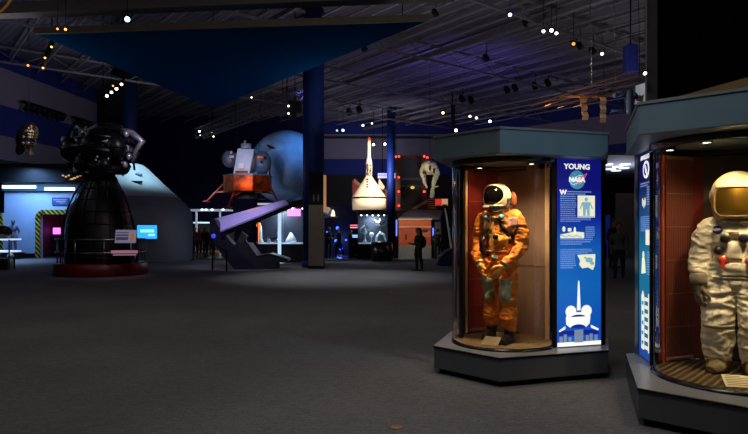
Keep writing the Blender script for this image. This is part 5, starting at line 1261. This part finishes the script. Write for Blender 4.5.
# dark drum table and pink and cyan light bars near the blue lit floor
Yd = 30.6
tag(obj('drum_table', MB().lathe([(0, 0), (.5, 0), (.55, .3), (.55, .95), (0, .98)], (at(382, 0, Yd).x, Yd, 0), 28).tube([(at(382, 0, Yd).x + .57 * math.cos(a), Yd + .57 * math.sin(a), .55 + .35 * math.sin(a * 2)) for a in [2 * PI * i / 24 for i in range(24)]], .025, 6, closed=True), M_blackgloss), 'black round drum table before the lit showcase', 'table')
t = thing('light_bar_stand', 'upright stand with glowing pink and cyan bars beside the lit showcase', 'light stand', (at(354, 0, 36).x, 36, 0))
obj('upright_board', MB().box((at(354, 0, 36).x, 36.1, 1.0), (.5, .1, 2.0)), M_black, t)
for py, c_ in ((225.3, (255, 110, 150)), (227.5, (255, 150, 190)), (235.3, (110, 200, 255)), (237, (150, 190, 255))):
    obj('glow_bar', MB().box(at(354, py, 36), (.46, .05, .06)), glow('bar_%d' % int(py), c_, 1.6), t)
# blue lit low partition behind the visitors
t = thing('blue_wall_display', 'dark display partition with round blue lamps behind the visitors', 'display', (at(340, 0, 39).x, 39, 0))
bx_ = at(340, 0, 39).x
obj('partition', MB().box((bx_, 39.35, 1.55), (2.1, .1, 3.1)), mat('partition_navy', (16, 20, 44), .5), t)
for px, py, r_ in ((337.5, 228, .10), (336, 241, .10), (341.3, 248.8, .10), (327, 232, .05), (346, 240, .06)):
    obj('blue_lamp', MB().ell(at(px, py, 39.28), (r_, .04, r_), 12, 8), glow('blue_lamp', (50, 90, 255), 5), t)
obj('model_shelf', MB().box((at(330, 0, 38.4).x, 38.4, at(0, 217, 38.4).z), (1.0, .3, .08)), M_steel, t)
p = at(333, 214, 38.4)
tag(obj('desk_lamp', MB().lathe([(0, 0), (.14, 0), (.10, .3), (.03, .42), (0, .42)], V(p.x, p.y, at(0, 217, 38.4).z + .04), 14), glow('cream_lamp', (255, 230, 190), 1.5)), 'small cream glowing lamp on the shelf beside the grey pylon', 'lamp')
tag(obj('round_model', MB().ell(V(at(327.5, 0, 38.4).x, 38.4, at(0, 217, 38.4).z + .34), .3, 18, 12), mat('model_grey', (150, 150, 145), .5, 0, .4, 6)), 'round grey model on the shelf beside the grey pylon', 'model')
light('POINT', (at(340, 0, 38).x, 38.2, .9), 30, (.12, .22, 1), size=.2)
# lit white booth far left of centre
t = thing('booth', 'white lit booth canopy sheltering visitors beyond the cone-roofed capsule', 'booth', (at(208, 0, 42).x, 42, 0))
wa = lambda px, py, dy=0.: at(px, py, 42 + dy)
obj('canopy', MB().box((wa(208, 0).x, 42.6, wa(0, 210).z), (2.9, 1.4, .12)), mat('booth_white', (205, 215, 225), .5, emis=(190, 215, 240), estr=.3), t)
obj('counter', MB().box((wa(208, 0).x, 43.2, wa(0, 222.5).z), (2.7, .3, .1)), glow('booth_glow', (190, 225, 255), .9), t)
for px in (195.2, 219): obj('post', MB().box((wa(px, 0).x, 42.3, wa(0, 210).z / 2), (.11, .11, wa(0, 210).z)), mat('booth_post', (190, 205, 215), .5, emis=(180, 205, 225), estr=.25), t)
for px in (202, 206, 212, 223): obj('lamp', MB().ell(wa(px, 209.6, -.15), (.09, .05, .06), 8, 6), glow('booth_lamp', (225, 240, 255), 3), t)
obj('back_wall', MB().box((wa(208, 0).x, 43.6, wa(0, 224).z / 2), (2.9, .1, wa(0, 224).z)), mat('booth_back', (46, 36, 36), .7), t)
obj('floor_edge', MB().box((wa(208, 0).x, 41.9, .06), (2.9, .2, .12)), mat('tan_edge', (170, 130, 80), .6), t)
light('AREA', (wa(206, 0).x, 42.2, wa(0, 212).z), 20, (.8, .9, 1), (wa(206, 0).x, 41.6, 0), 1.)
# white panel behind the board, above the showcase
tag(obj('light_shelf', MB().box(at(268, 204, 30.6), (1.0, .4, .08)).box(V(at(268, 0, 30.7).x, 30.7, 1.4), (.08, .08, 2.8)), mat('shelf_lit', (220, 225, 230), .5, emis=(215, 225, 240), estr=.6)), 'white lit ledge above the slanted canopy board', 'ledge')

# ================================================================== BETWEEN THE CASES: far corridor
t = thing('corridor_ceiling', 'pale lowered ceiling with white lamps seen between the two display cases', 'ceiling panel', (12, 30, 4.4))
obj('panel', MB().box((12.2, 29.5, 4.75), (5, 9, .1)), mat('corridor_white', (150, 155, 175), .6), t)
for px, py in ((607.5, 164.2), (625, 164.2), (617.5, 166.7), (610.8, 169), (624, 168), (616, 170.5)):
    q = on_z(px, py, 4.69)
    obj('lamp', MB().lathe([(0, -.03), (.24, -.03), (.26, .02)], q, 20), glow('corridor_lamp', (220, 230, 255), 1.6), t)
for x in (11.3, 14.2): obj('hanger', MB().tube([(x, 29.5, 4.78), (x, 29.5, RZ)], .01, 6), M_black, t)
struct('wall_corridor', MB().box((12.5, 34.6, 2.3), (6, .2, 4.6)), M_black)
o = obj('brown_wall_panel', MB().box(at(623.5, 215, 33.4) * 1 + V(.3, 0, 0), (1.5, .15, 3.6)), mat('corridor_brown', (110, 92, 78), .7)); tag(o, 'tall brown wall panel beyond the man in grey shirt', 'wall panel')
o.location.z = 0; 
light('AREA', (12, 29, 3.4), 40, (.8, .85, 1), (12, 29, 6), 1.5)  # unseen up-facing light added to brighten the panel's underside
light('SPOT', at(622, 172, 32.6), 30, (1, .8, .55), at(622, 215, 33.4), .05, 70)
tag(obj('blue_banner', MB().box((at(607.3, 0, 33.8).x, 33.8, 1.6), (.3, .06, 1.6)).box((at(607.3, 0, 33.8).x, 33.8, .4), (.06, .05, .8)), mat('banner_blue', (30, 60, 160), .6, emis=(30, 60, 180), estr=.1)), 'narrow blue banner beside the display case edge', 'banner')

# ================================================================== HANGING SPACE STATION MODEL
Z_Y = 14.0
sa = lambda px, py, dy=0.: at(px, py, Z_Y + dy)
t = thing('space_station_model', 'hanging space station model with orange lit arrays and beige folded panels', 'space station model', sa(595, 120))
M_arr = mat('array_orange', (245, 140, 50), .5, .0, .2, 6); M_arr2 = mat('array_tan', (180, 130, 90), .5, .0, .2, 6); M_fold = mat('folded_beige', (205, 188, 160), .6, 0, .1, 6); M_folddk = mat('folded_shade', (110, 90, 66), .6)
for (a_, b_, dy, m_) in (((534, 105), (629, 72.5), -.4, M_arr), ((548, 105), (634, 76), .2, M_arr), ((561, 107), (640, 79), .5, M_arr2), ((577, 106), (643, 82), .9, M_arr2)):
    p, q = sa(*a_, dy), sa(*b_, dy + .8)
    obj('solar_array', MB().beam(p, q, .26, .018), m_, t)
obj('main_truss', MB().beam(sa(560, 97, .2), sa(632, 95.5, .4), .05, .03).beam(sa(560, 96.2, .2), sa(632, 94.7, .4), .02, .02), M_arr2, t)
for px, y0_, y1_ in ((586, 93.5, 118), (606.5, 95, 120.5)):
    n_ = 6; z0_, z1_ = sa(0, y0_).z, sa(0, y1_).z; x = sa(px, 0).x
    for i in range(n_):
        za, zb_ = lerp(z0_, z1_, i / n_), lerp(z0_, z1_, (i + 1) / n_); off = .03 if i % 2 else -.03
        xx = x + (i * .012 if px < 600 else 0)
        obj('radiator_panel', MB().slab([V(xx - .07, Z_Y + .2 - off, za), V(xx + .07, Z_Y + .2 - off, za), V(xx + .07, Z_Y + .2 + off, zb_), V(xx - .07, Z_Y + .2 + off, zb_)], (0, .012, 0)), M_fold if i % 2 == 0 else M_folddk, t)
mod_m = mat('module_silver', (64, 82, 118), .5, .2, .2, 6)
obj('module', MB().lathe([(0, -.3), (.08, -.28), (.1, -.2), (.1, .2), (.08, .28), (0, .3)], sa(629, 102, .3), 16), mod_m, t)
obj('module', MB().lathe([(0, -.22), (.07, -.2), (.08, .2), (0, .22)], sa(622, 94, .3), 16, axis=(1, .2, .1)), mod_m, t)
obj('module', MB().lathe([(0, -.3), (.05, -.28), (.06, .28), (0, .3)], sa(622, 111.5, .3), 16, axis=(1, .2, .05)), mod_m, t)
obj('module', MB().ell(sa(615, 95, .2), .07), mod_m, t)
obj('node', MB().ell(sa(634, 96, .3), .09).tube([sa(632, 94, .3), sa(629, 108, .3)], .03, 8), mod_m, t)
for px in (592, 616): obj('cable', MB().tube([sa(px, 95, .3), V(sa(px, 0).x, Z_Y + .3, RZ)], .008, 6), M_steel, t)
light('SPOT', (sa(600, 0).x - 2.4, Z_Y - .2, 2.9), 420, (1, .80, .58), sa(580, 92, .3), .05, 50)
# white board with a blurred picture
wb = on_z(637, 93, 5.0); WBY = 16.6
t = thing('picture_board', 'white picture board hanging beside the grey post', 'board', at(640, 104, WBY))
cs = [at(634.5, 104, WBY + .4), at(645.5, 103, WBY), at(646, 82.5, WBY), at(634.8, 86, WBY + .4)]
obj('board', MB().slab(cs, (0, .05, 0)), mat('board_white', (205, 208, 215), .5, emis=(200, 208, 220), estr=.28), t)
obj('picture', MB().slab([at(636, 101, WBY + .3), at(642.5, 102, WBY + .05), at(643.5, 94.5, WBY + .0), at(641, 96, WBY + .05), at(639, 95, WBY + .12), at(636, 97.5, WBY + .25)], (0, -.03, 0)), mat('picture_tan', (140, 118, 96), .6), t)
obj('side_edge', MB().beam(at(633.8, 104, WBY + .42), at(634, 85, WBY + .42), .1, .06), M_grey, t)
obj('cable', MB().tube([at(640, 84, WBY + .2), V(at(640, 0, WBY).x, WBY + .2, RZ)], .01, 6), M_black, t)

# ================================================================== CEILING SPOTLIGHTS
def spotlight(px, py, Y, col, s, label, aim=(0, -.6, -1), r=.10, can=M_black):
    Y = min(Y, (RZ - .9 - EYE) * FPX / (HOR - py)); p = at(px, py, Y); aim = Vector(aim).normalized()
    t = thing('spotlight', label, 'spotlight', p, group='ceiling spotlights')
    ln = r * 3.0
    obj('lamp_can', MB().lathe([(0, -ln), (r * .8, -ln), (r * 1.15, -ln * .6), (r * 1.2, .0), (r * 1.05, .0), (r * .95, -ln * .15)], p, 16, axis=aim), can, t)
    obj('lens', MB().lathe([(0, -ln * .06), (r * .5, -ln * .065), (r * .72, -ln * .10)], p, 16, axis=aim), glow('lens_%d_%d_%d_%g' % (*col, s), col, s), t)
    q = p - aim * ln * .6
    obj('yoke', MB().tube([q + V(-r * 1.3, 0, 0), q + V(-r * 1.3, 0, r * 2), q + V(r * 1.3, 0, r * 2), q + V(r * 1.3, 0, 0)], r * .14, 6).tube([q + V(0, 0, r * 2), V(q.x, q.y, RZ - .02)], r * .12, 6), M_black, t)
    return t
cam_dir = lambda px, py: -(at(px, py, 1) - V(0, 0, EYE)).normalized()
def sp(px, py, Y, col, s, label, r=.10): spotlight(px, py, Y, col, s, label, cam_dir(px, py) + Vector((.0, .0, -.25)), r)
WH, OR, BL, CY_ = (255, 245, 235), (255, 170, 80), (150, 180, 255), (190, 225, 255)
sp(127.3, 19.5, 15.0, CY_, 9, 'white blue spotlight glowing above the blue triangle panel', .085)
sp(57.5, 29, 15.2, OR, 2, 'dim amber spotlight above the blue triangle, partner of the brighter amber one', .04); sp(65.5, 29.5, 15.2, OR, 4, 'brighter amber spotlight above the tip of the blue triangle', .045)
for k, (x, y, s_) in enumerate(((51.5, 47, 5), (45, 58, 3.5), (43, 68, 3.5), (28, 65.5, 2.5))):
    sp(x, y, 24, OR, s_, ('topmost amber spotlight on the hanging bar near the left wall', 'middle amber spotlight on the hanging bar near the left wall', 'lowest amber spotlight on the hanging bar near the left wall', 'lone faint amber spotlight against the left blue wall band')[k], .055)
t = thing('lighting_bar', 'short black lighting bar hung near the left wall', 'lighting bar', at(46, 55, 24.2)); obj('bar', MB().tube([at(52, 42, 24.2), at(42, 70, 24.2)], .09, 8), M_black, t); obj('hanger', MB().tube([at(52, 42, 24.2), V(at(52, 0, 24.2).x, 24.2, RZ)], .02, 6), M_black, t)
for k, (x, y, s_, c_) in enumerate(((107, 96, 8, WH), (111.5, 92.5, 5, CY_), (116.5, 89, 7, WH), (121.5, 84.5, 6, (255, 220, 170)), (113, 86, 3, OR))):
    sp(x, y, 26, c_, s_, ('lowest white spotlight on the diagonal bar beside the dark blue column', 'second pale blue spotlight on the diagonal bar beside the dark blue column', 'third white spotlight on the diagonal bar beside the dark blue column', 'highest warm spotlight on the diagonal bar beside the dark blue column', 'small amber spotlight above the diagonal bar')[k], .085 if k < 4 else .05)
t = thing('lighting_bar', 'diagonal black lighting bar carrying spotlights beside the dark blue column', 'lighting bar', at(115, 90, 26.2)); obj('bar', MB().tube([at(101, 97, 26.3), at(124, 80, 26.3)], .07, 8), M_darkmetal, t)
obj('hanger', MB().tube([at(103, 96, 26.3), V(at(103, 0, 26.3).x, 26.3, RZ)], .02, 6).tube([at(123, 80, 26.3), V(at(123, 0, 26.3).x, 26.3, RZ)], .02, 6), M_black, t)
tag(obj('control_box', MB().box(at(119, 73, 26.4), (.5, .4, .35), Matrix.Rotation(.4, 3, 'Y')).tube([at(119, 73, 26.4), V(at(119, 0, 26.4).x, 26.4, RZ)], .02, 6), M_black), 'black box hanging above the diagonal lighting bar', 'lighting box')
for k, (x, y, Y, c_, s_, r_) in enumerate(((510, 15, 22, BL, 9, .09), (543.5, 31.5, 23.5, WH, 6, .085), (551.5, 30.5, 23.5, WH, 9, .095), (556.5, 33.5, 23.6, WH, 8, .08), (573.5, 44, 25.5, OR, 1.3, .10), (602, 54, 27.5, WH, 8, .09), (645, 73.5, 9.2, CY_, 14, .034))):
    sp(x, y, Y, c_, s_, ('bright blue spotlight high on the purple lit ceiling', 'first white spotlight of the ceiling trio above the orange suit case', 'middle and brightest white spotlight of the ceiling trio', 'last white spotlight of the ceiling trio, lowest of them', 'dim amber spotlight after the ceiling trio', 'white spotlight above the space station model', 'bright white spotlight on the grey post')[k], r_)
for k, (x, y, Y, c_, s_, r_) in enumerate(((470, 116.5, 44, WH, 6, .12), (476.5, 118, 44, WH, 6, .12), (490, 121.5, 44.5, WH, 7, .14), (443, 113, 42, (255, 200, 140), 4, .14), (456, 130.5, 42, WH, 8, .14), (337, 130.6, 46, BL, 2, .11), (343, 130.5, 46, BL, 6, .14), (363, 125.5, 46, WH, 2.5, .13), (372, 123.5, 46, WH, 2, .10), (373.5, 144.7, 47, WH, 6, .14), (384.8, 144.3, 47, WH, 6, .14), (251.5, 97.5, 30, WH, 6, .05))):
    sp(x, y, Y, c_, s_, ('first of the far white spotlight row above the orange suit case', 'second of the far white spotlight row above the orange suit case', 'last and brightest of the far white spotlight row above the orange suit case', 'warm far spotlight left of the hanging cable cluster', 'white far spotlight just over the orange suit case canopy', 'faint blue far spotlight, beside the brighter blue one', 'bright blue far spotlight on the upper blue wall band', 'white far spotlight over the escape tower tip', 'small white far spotlight beside the one over the escape tower', 'white spotlight touching the escape tower top', 'white spotlight beside the slim blue column', 'small white spotlight on the ceiling truss near the blue triangle')[k], r_)
# dark unlit cans
dk = [(527, 25, 26), (581, 48, 28), (594, 53, 30), (487, 60, 36), (508, 92, 44), (516, 90, 44), (536, 88, 44), (549, 85, 42), (472, 102, 46), (463, 101, 46), (100, 60, 30), (365, 50, 30), (436, 15, 24), (360, 112, 44), (350, 114, 44)]
dl = ['dark unlit fixture beside the ceiling trio of spotlights', 'dark unlit fixture after the amber spotlight', 'dark unlit fixture beside the white spotlight over the station model', 'dark unlit fixture on the purple lit ceiling', 'dark unlit fixture, first of a far pair on the purple ceiling', 'dark unlit fixture, second of a far pair on the purple ceiling', 'dark unlit fixture in the far roof above the case canopy', 'dark unlit fixture in the far roof left of the folded beige panels', 'dark unlit fixture over the far white spotlight row', 'dark unlit fixture left of the far white spotlight row', 'dark unlit fixture over the left wall corner', 'dark unlit fixture under the blue triangle tip', 'dark unlit fixture at the blue triangle right tip', 'dark unlit fixture over the upper blue wall band', 'dark unlit fixture over the bright blue far spotlight']
for (x, y, Y), lb in zip(dk, dl):
    Y = min(Y, (RZ - .9 - EYE) * FPX / (HOR - y)); p = at(x, y, Y); t = thing('spotlight', lb, 'spotlight', p, group='ceiling spotlights'); r = .10 * Y / 30 + .02
    obj('lamp_can', MB().lathe([(0, -r * 3), (r * .8, -r * 3), (r * 1.2, -r * 1.8), (r * 1.25, 0), (0, 0)], p, 14, axis=(.3, -.4, -.8)), M_black, t)
    obj('yoke', MB().tube([p, p + V(0, .05, r * 3), V(p.x, p.y + .05, RZ - .02)], r * .15, 6), M_black, t)
# hanging cable cluster left of the orange case
t = thing('hanging_speaker_line', 'slim black cable cluster hanging from the roof over the orange suit case', 'hanging fixture', at(452, 130, 40)); yk = 40.0
obj('mast', MB().tube([at(452.5, 128, yk), V(at(452.5, 0, yk).x, yk, RZ)], .05, 8).box(at(453, 116, yk), (.25, .2, 1.6)), M_black, t)
obj('crossbar', MB().tube([at(444, 114, yk), at(462, 113, yk)], .04, 6), M_black, t)
# box truss with spotlights, behind the triangle
t = thing('lighting_truss', 'long grey box truss rising from the lander towards the thick blue column', 'truss', at(262, 115, 28)); a0, a1 = at(199, 134, 33.5), at(301, 95, 27.2)
tr = MB(); k = 22; dd = (a1 - a0).normalized(); sd = dd.cross(V(0, 0, 1)).normalized() * .25
for o1 in (-1, 1):
    for o2 in (-1, 1): tr.tube([a0 + sd * o1 + V(0, 0, .25 * o2), a1 + sd * o1 + V(0, 0, .25 * o2)], .03, 6)
for i in range(k):
    p, q = a0.lerp(a1, i / k), a0.lerp(a1, (i + 1) / k)
    for o1 in (-1, 1): tr.tube([p + sd * o1 + V(0, 0, -.25), q + sd * o1 + V(0, 0, .25)], .018, 5)
    tr.tube([p + sd + V(0, 0, .25), q - sd + V(0, 0, .25)], .018, 5); tr.tube([p + sd - V(0, 0, .25), q - sd - V(0, 0, .25)], .018, 5)
obj('frame', tr, M_grey, t)
for f in (.15, .85):
    p = a0.lerp(a1, f); obj('hanger', MB().tube([p, V(p.x, p.y, RZ)], .02, 6), M_black, t)
for k, (x, y) in enumerate(((199.5, 131.5), (200.5, 136), (212, 132), (213.5, 136.5))):
    sp(x, y, 33.2, WH, (8, 8, 2.5, 2.5)[k], ('upper white spotlight at the low end of the box truss', 'lower white spotlight at the low end of the box truss', 'upper dim spotlight on the low end of the box truss', 'lower dim spotlight on the low end of the box truss')[k], .07)
t = thing('fixture_cluster', 'black cluster of fixtures hanging on the box truss beside the thick blue column', 'light fixture', at(296, 118, 25)); p = at(295, 107, 25)
obj('housing', MB().box(p, (.5, .4, .45)).box(p + V(-.1, 0, -.35), (.3, .3, .3)), M_black, t); obj('lens', MB().ell(at(288.5, 106, 24.7), (.04, .03, .04)).ell(at(288.5, 113.5, 24.7), (.04, .03, .04)), glow('tiny_white', (255, 250, 240), 4), t)
obj('hanger', MB().tube([p, V(p.x, p.y, RZ)], .02, 6), M_black, t)
# yellow ring top left
yr = at(-22, -18, 10.0)
t = thing('yellow_ring', 'thin yellow ring hanging in the top corner above the left wall', 'ring', yr - V(0, 0, .6))
obj('hoop', MB().tube([yr + V(.62 * math.cos(a), .0, .62 * math.sin(a)) for a in [2 * PI * i / 48 for i in range(48)]], .018, 8, closed=True), mat('ring_yellow', (190, 120, 20), .5, emis=(190, 120, 20), estr=.12), t)
obj('cable', MB().tube([yr + V(0, 0, .62), V(yr.x, yr.y, RZ)], .008, 6), M_black, t)
# floor plate
fp_ = pl(396.5, 427.5)
o = obj('floor_plate', MB().lathe([(0, 0), (.05, 0), (.056, .004), (.05, .008), (0, .008)], (fp_[0], fp_[1], 0), 24), mat('plate_brown', (150, 104, 60), .6)); tag(o, 'small round brown floor plate set in the carpet', 'floor plate')

# ================================================================== LIGHT
w = bpy.data.worlds.new('world'); sc.world = w; w.use_nodes = True
w.node_tree.nodes['Background'].inputs[0].default_value = (.35, .4, .55, 1); w.node_tree.nodes['Background'].inputs[1].default_value = .01
# unseen area lights added as general dim fill over the carpet
for x, y, e in ((-7, 4, 50), (0, 3.5, 62), (-2, 9.5, 85), (-12, 11, 42), (4, 11, 40), (-4, 18, 14)):
    light('AREA', (x, y, 8.5), e, (1, .93, .86), (x, y, 0), 2.5)
# pool on the far carpet
light('SPOT', (-1.5, 21, 9), 2184, (.9, .93, 1), (-1.2, 20.5, 0), .2, 56, 1.)
light('SPOT', (2.5, 15, 9), 160, (1, .6, .35), (1.6, 15.5, 0), .2, 34, 1.)
# weak unseen up-lights added to brighten the roof, purple patch in the middle
for x, y, e in ((-12, 18, 60), (0, 22, 80), (8, 20, 90), (14, 28, 80), (-4, 38, 60)):
    light('AREA', (x, y, 5.5), e, (1, .93, .95), (x, y, 11), 3)
light('SPOT', (4.5, 31, 6.2), 714, (.25, .2, 1), (4.5, 34, 11), .3, 130, 1.)
light('SPOT', (-3.2, 27.5, 7.5), 90, (.22, .16, 1), (-3.4, 29, 11), .3, 110, 1.)
# unseen area lights added to wash the far, left and right walls
light('AREA', (0, 44, 6), 220, (.8, .8, 1), (1, 52, 8.7), 2)
light('AREA', (-10.5, 30, 8.2), 75, (.85, .84, 1), (-19.5, 36, 8.2), 2)
light('AREA', (-13, 24, 7.), 45, (.85, .84, 1), (-20.5, 27, 8), 2)
light('AREA', (11, 37, 7), 72, (.8, .8, 1), (16, 44, 8.7), 2)
# module front, floor before it, capsule roof
light('AREA', (mx(40), MY - 1.5, 4.6), 190, (.24, .48, 1), (mx(36), MY + .3, 1.2), 1.5)
light('SPOT', (mx(40), MY - 3, 5.2), 2730, (.35, .55, 1), (mx(30), MY - 5, 0), .3, 90, 1.)
light('SPOT', (-10, 27.5, 9), 2704, (.55, .85, 1), (-12, 30.6, 4.4), .3, 34, .8)
light('SPOT', (-7.6, 26, 6.5), 150, (.35, .55, 1), (-8.0, 25.8, 0), .2, 40, 1.)
light('AREA', (-6.5, 26, 6), 9, (.5, .6, 1), (-10, 30, 1.5), 1)
light('POINT', (xa + 1.2, MY + 1.5, 2.2), 6, (1, .25, .5), size=.2)
# engine glints and plinth
light('SPOT', (EX + 4.2, EY - 4, 6.2), 385, (.9, .82, 1), (EX + 1.2, EY - .4, 4.4), .12, 26, .7)
light('SPOT', (EX + 6, EY - 3, 8.5), 1300, (.8, .75, 1), (EX + .6, EY, 4.2), .2, 32, .6)
light('SPOT', (EX - 6, EY - 4, 8.0), 210, (.85, .85, 1), (EX - .8, EY, 4.2), .2, 30, .6)
light('SPOT', (EX + 3.2, EY - 3.5, 4.5), 120, (1, .6, .7), (EX + .9, EY - 1.4, .6), .1, 40, .8)
# lunar lander
light('SPOT', lm(232, 150, -5), 377.52, (.72, .75, 1), lm(244, 163), .2, 40, .6)
light('POINT', lm(243, 182, -1.9), 22, (1, .38, .08), size=.15)
light('SPOT', gp + V(2.2, -4.5, 2.6), 748, (.12, .4, 1), gp + V(1.0, -1.4, .9), .1, 50, 1.)
light('SPOT', gp + V(-4, -6, -2), 550, (.35, .55, 1), gp, .3, 50, .8)
# canopy board
light('SPOT', qa(232, 110, -2.5), 1100, (.66, .6, 1), qa(246, 218, .6), .2, 50, 1.)
# pylon, capsule
light('SPOT', (kx(318), KY - 3.5, 5), 90, (1, .85, .65), (kx(316), KY, 1.6), .2, 40, .8)
light('SPOT', (vx + 3.4, VY - 5.5, 7.4), 4860, (1, .82, .62), (vx, VY, 4.7), .1, 44, .6)
light('SPOT', (vx + 1.2, VY - 4.5, 5.5), 260, (1, .84, .66), (vx, VY, 6.2), .1, 40, .8)
light('SPOT', (vx - 2.5, VY - 4.5, 2.2), 500, (1, .8, .6), (vx, VY, 3.8), .1, 45, .6)
# kiosk, hanging suit, blue column faces
light('SPOT', oa(415, 200, -3.5), 247.5, (1, .75, .5), oa(415, 235), .1, 55, .8)
light('SPOT', (pz(418, 0).x, 32, 6.), 120, (1, .75, .4), pz(420, 206), .1, 40, .8)  # unseen spot added to brighten the dark stairs
light('POINT', (at(450, 0, 29).x, 29, 3.2), 12, (.9, .9, 1), size=.2)  # unseen point light added to brighten the leaning pole
light('SPOT', ha(428, 200, -4), 360, (1, .95, .8), ha(430, 178), .1, 35, .8)
light('SPOT', (at(391, 0, 33).x - 1, 28, 8.5), 75, (.5, .6, 1), (at(391, 0, 33).x, 33, 6), .2, 50, .8)
light('SPOT', (at(313, 0, 25).x - 1.5, 19, 5.6), 60, (.55, .65, 1), (at(313, 0, 25).x, 25, 5), .2, 60, .8)
# light that grazes the two case canopies
light('SPOT', (4.6, 2.2, 6.5), 450, (.55, .8, 1), (1.75, 6.25, 2.5), .2, 22, .9)
light('SPOT', (-.8, 2.8, 6.5), 261, (.75, .9, 1), (2.6, 4.7, 2.4), .2, 26, .9)
light('SPOT', (.4, 3.2, 7.5), 567, (1, .96, .9), (.55, 4.9, 0), .3, 44, 1.)
light('SPOT', (5.6, 6.2, 5.4), 64, (1, .8, .45), (5.4, 8.6, 3.5), .1, 80, .8)
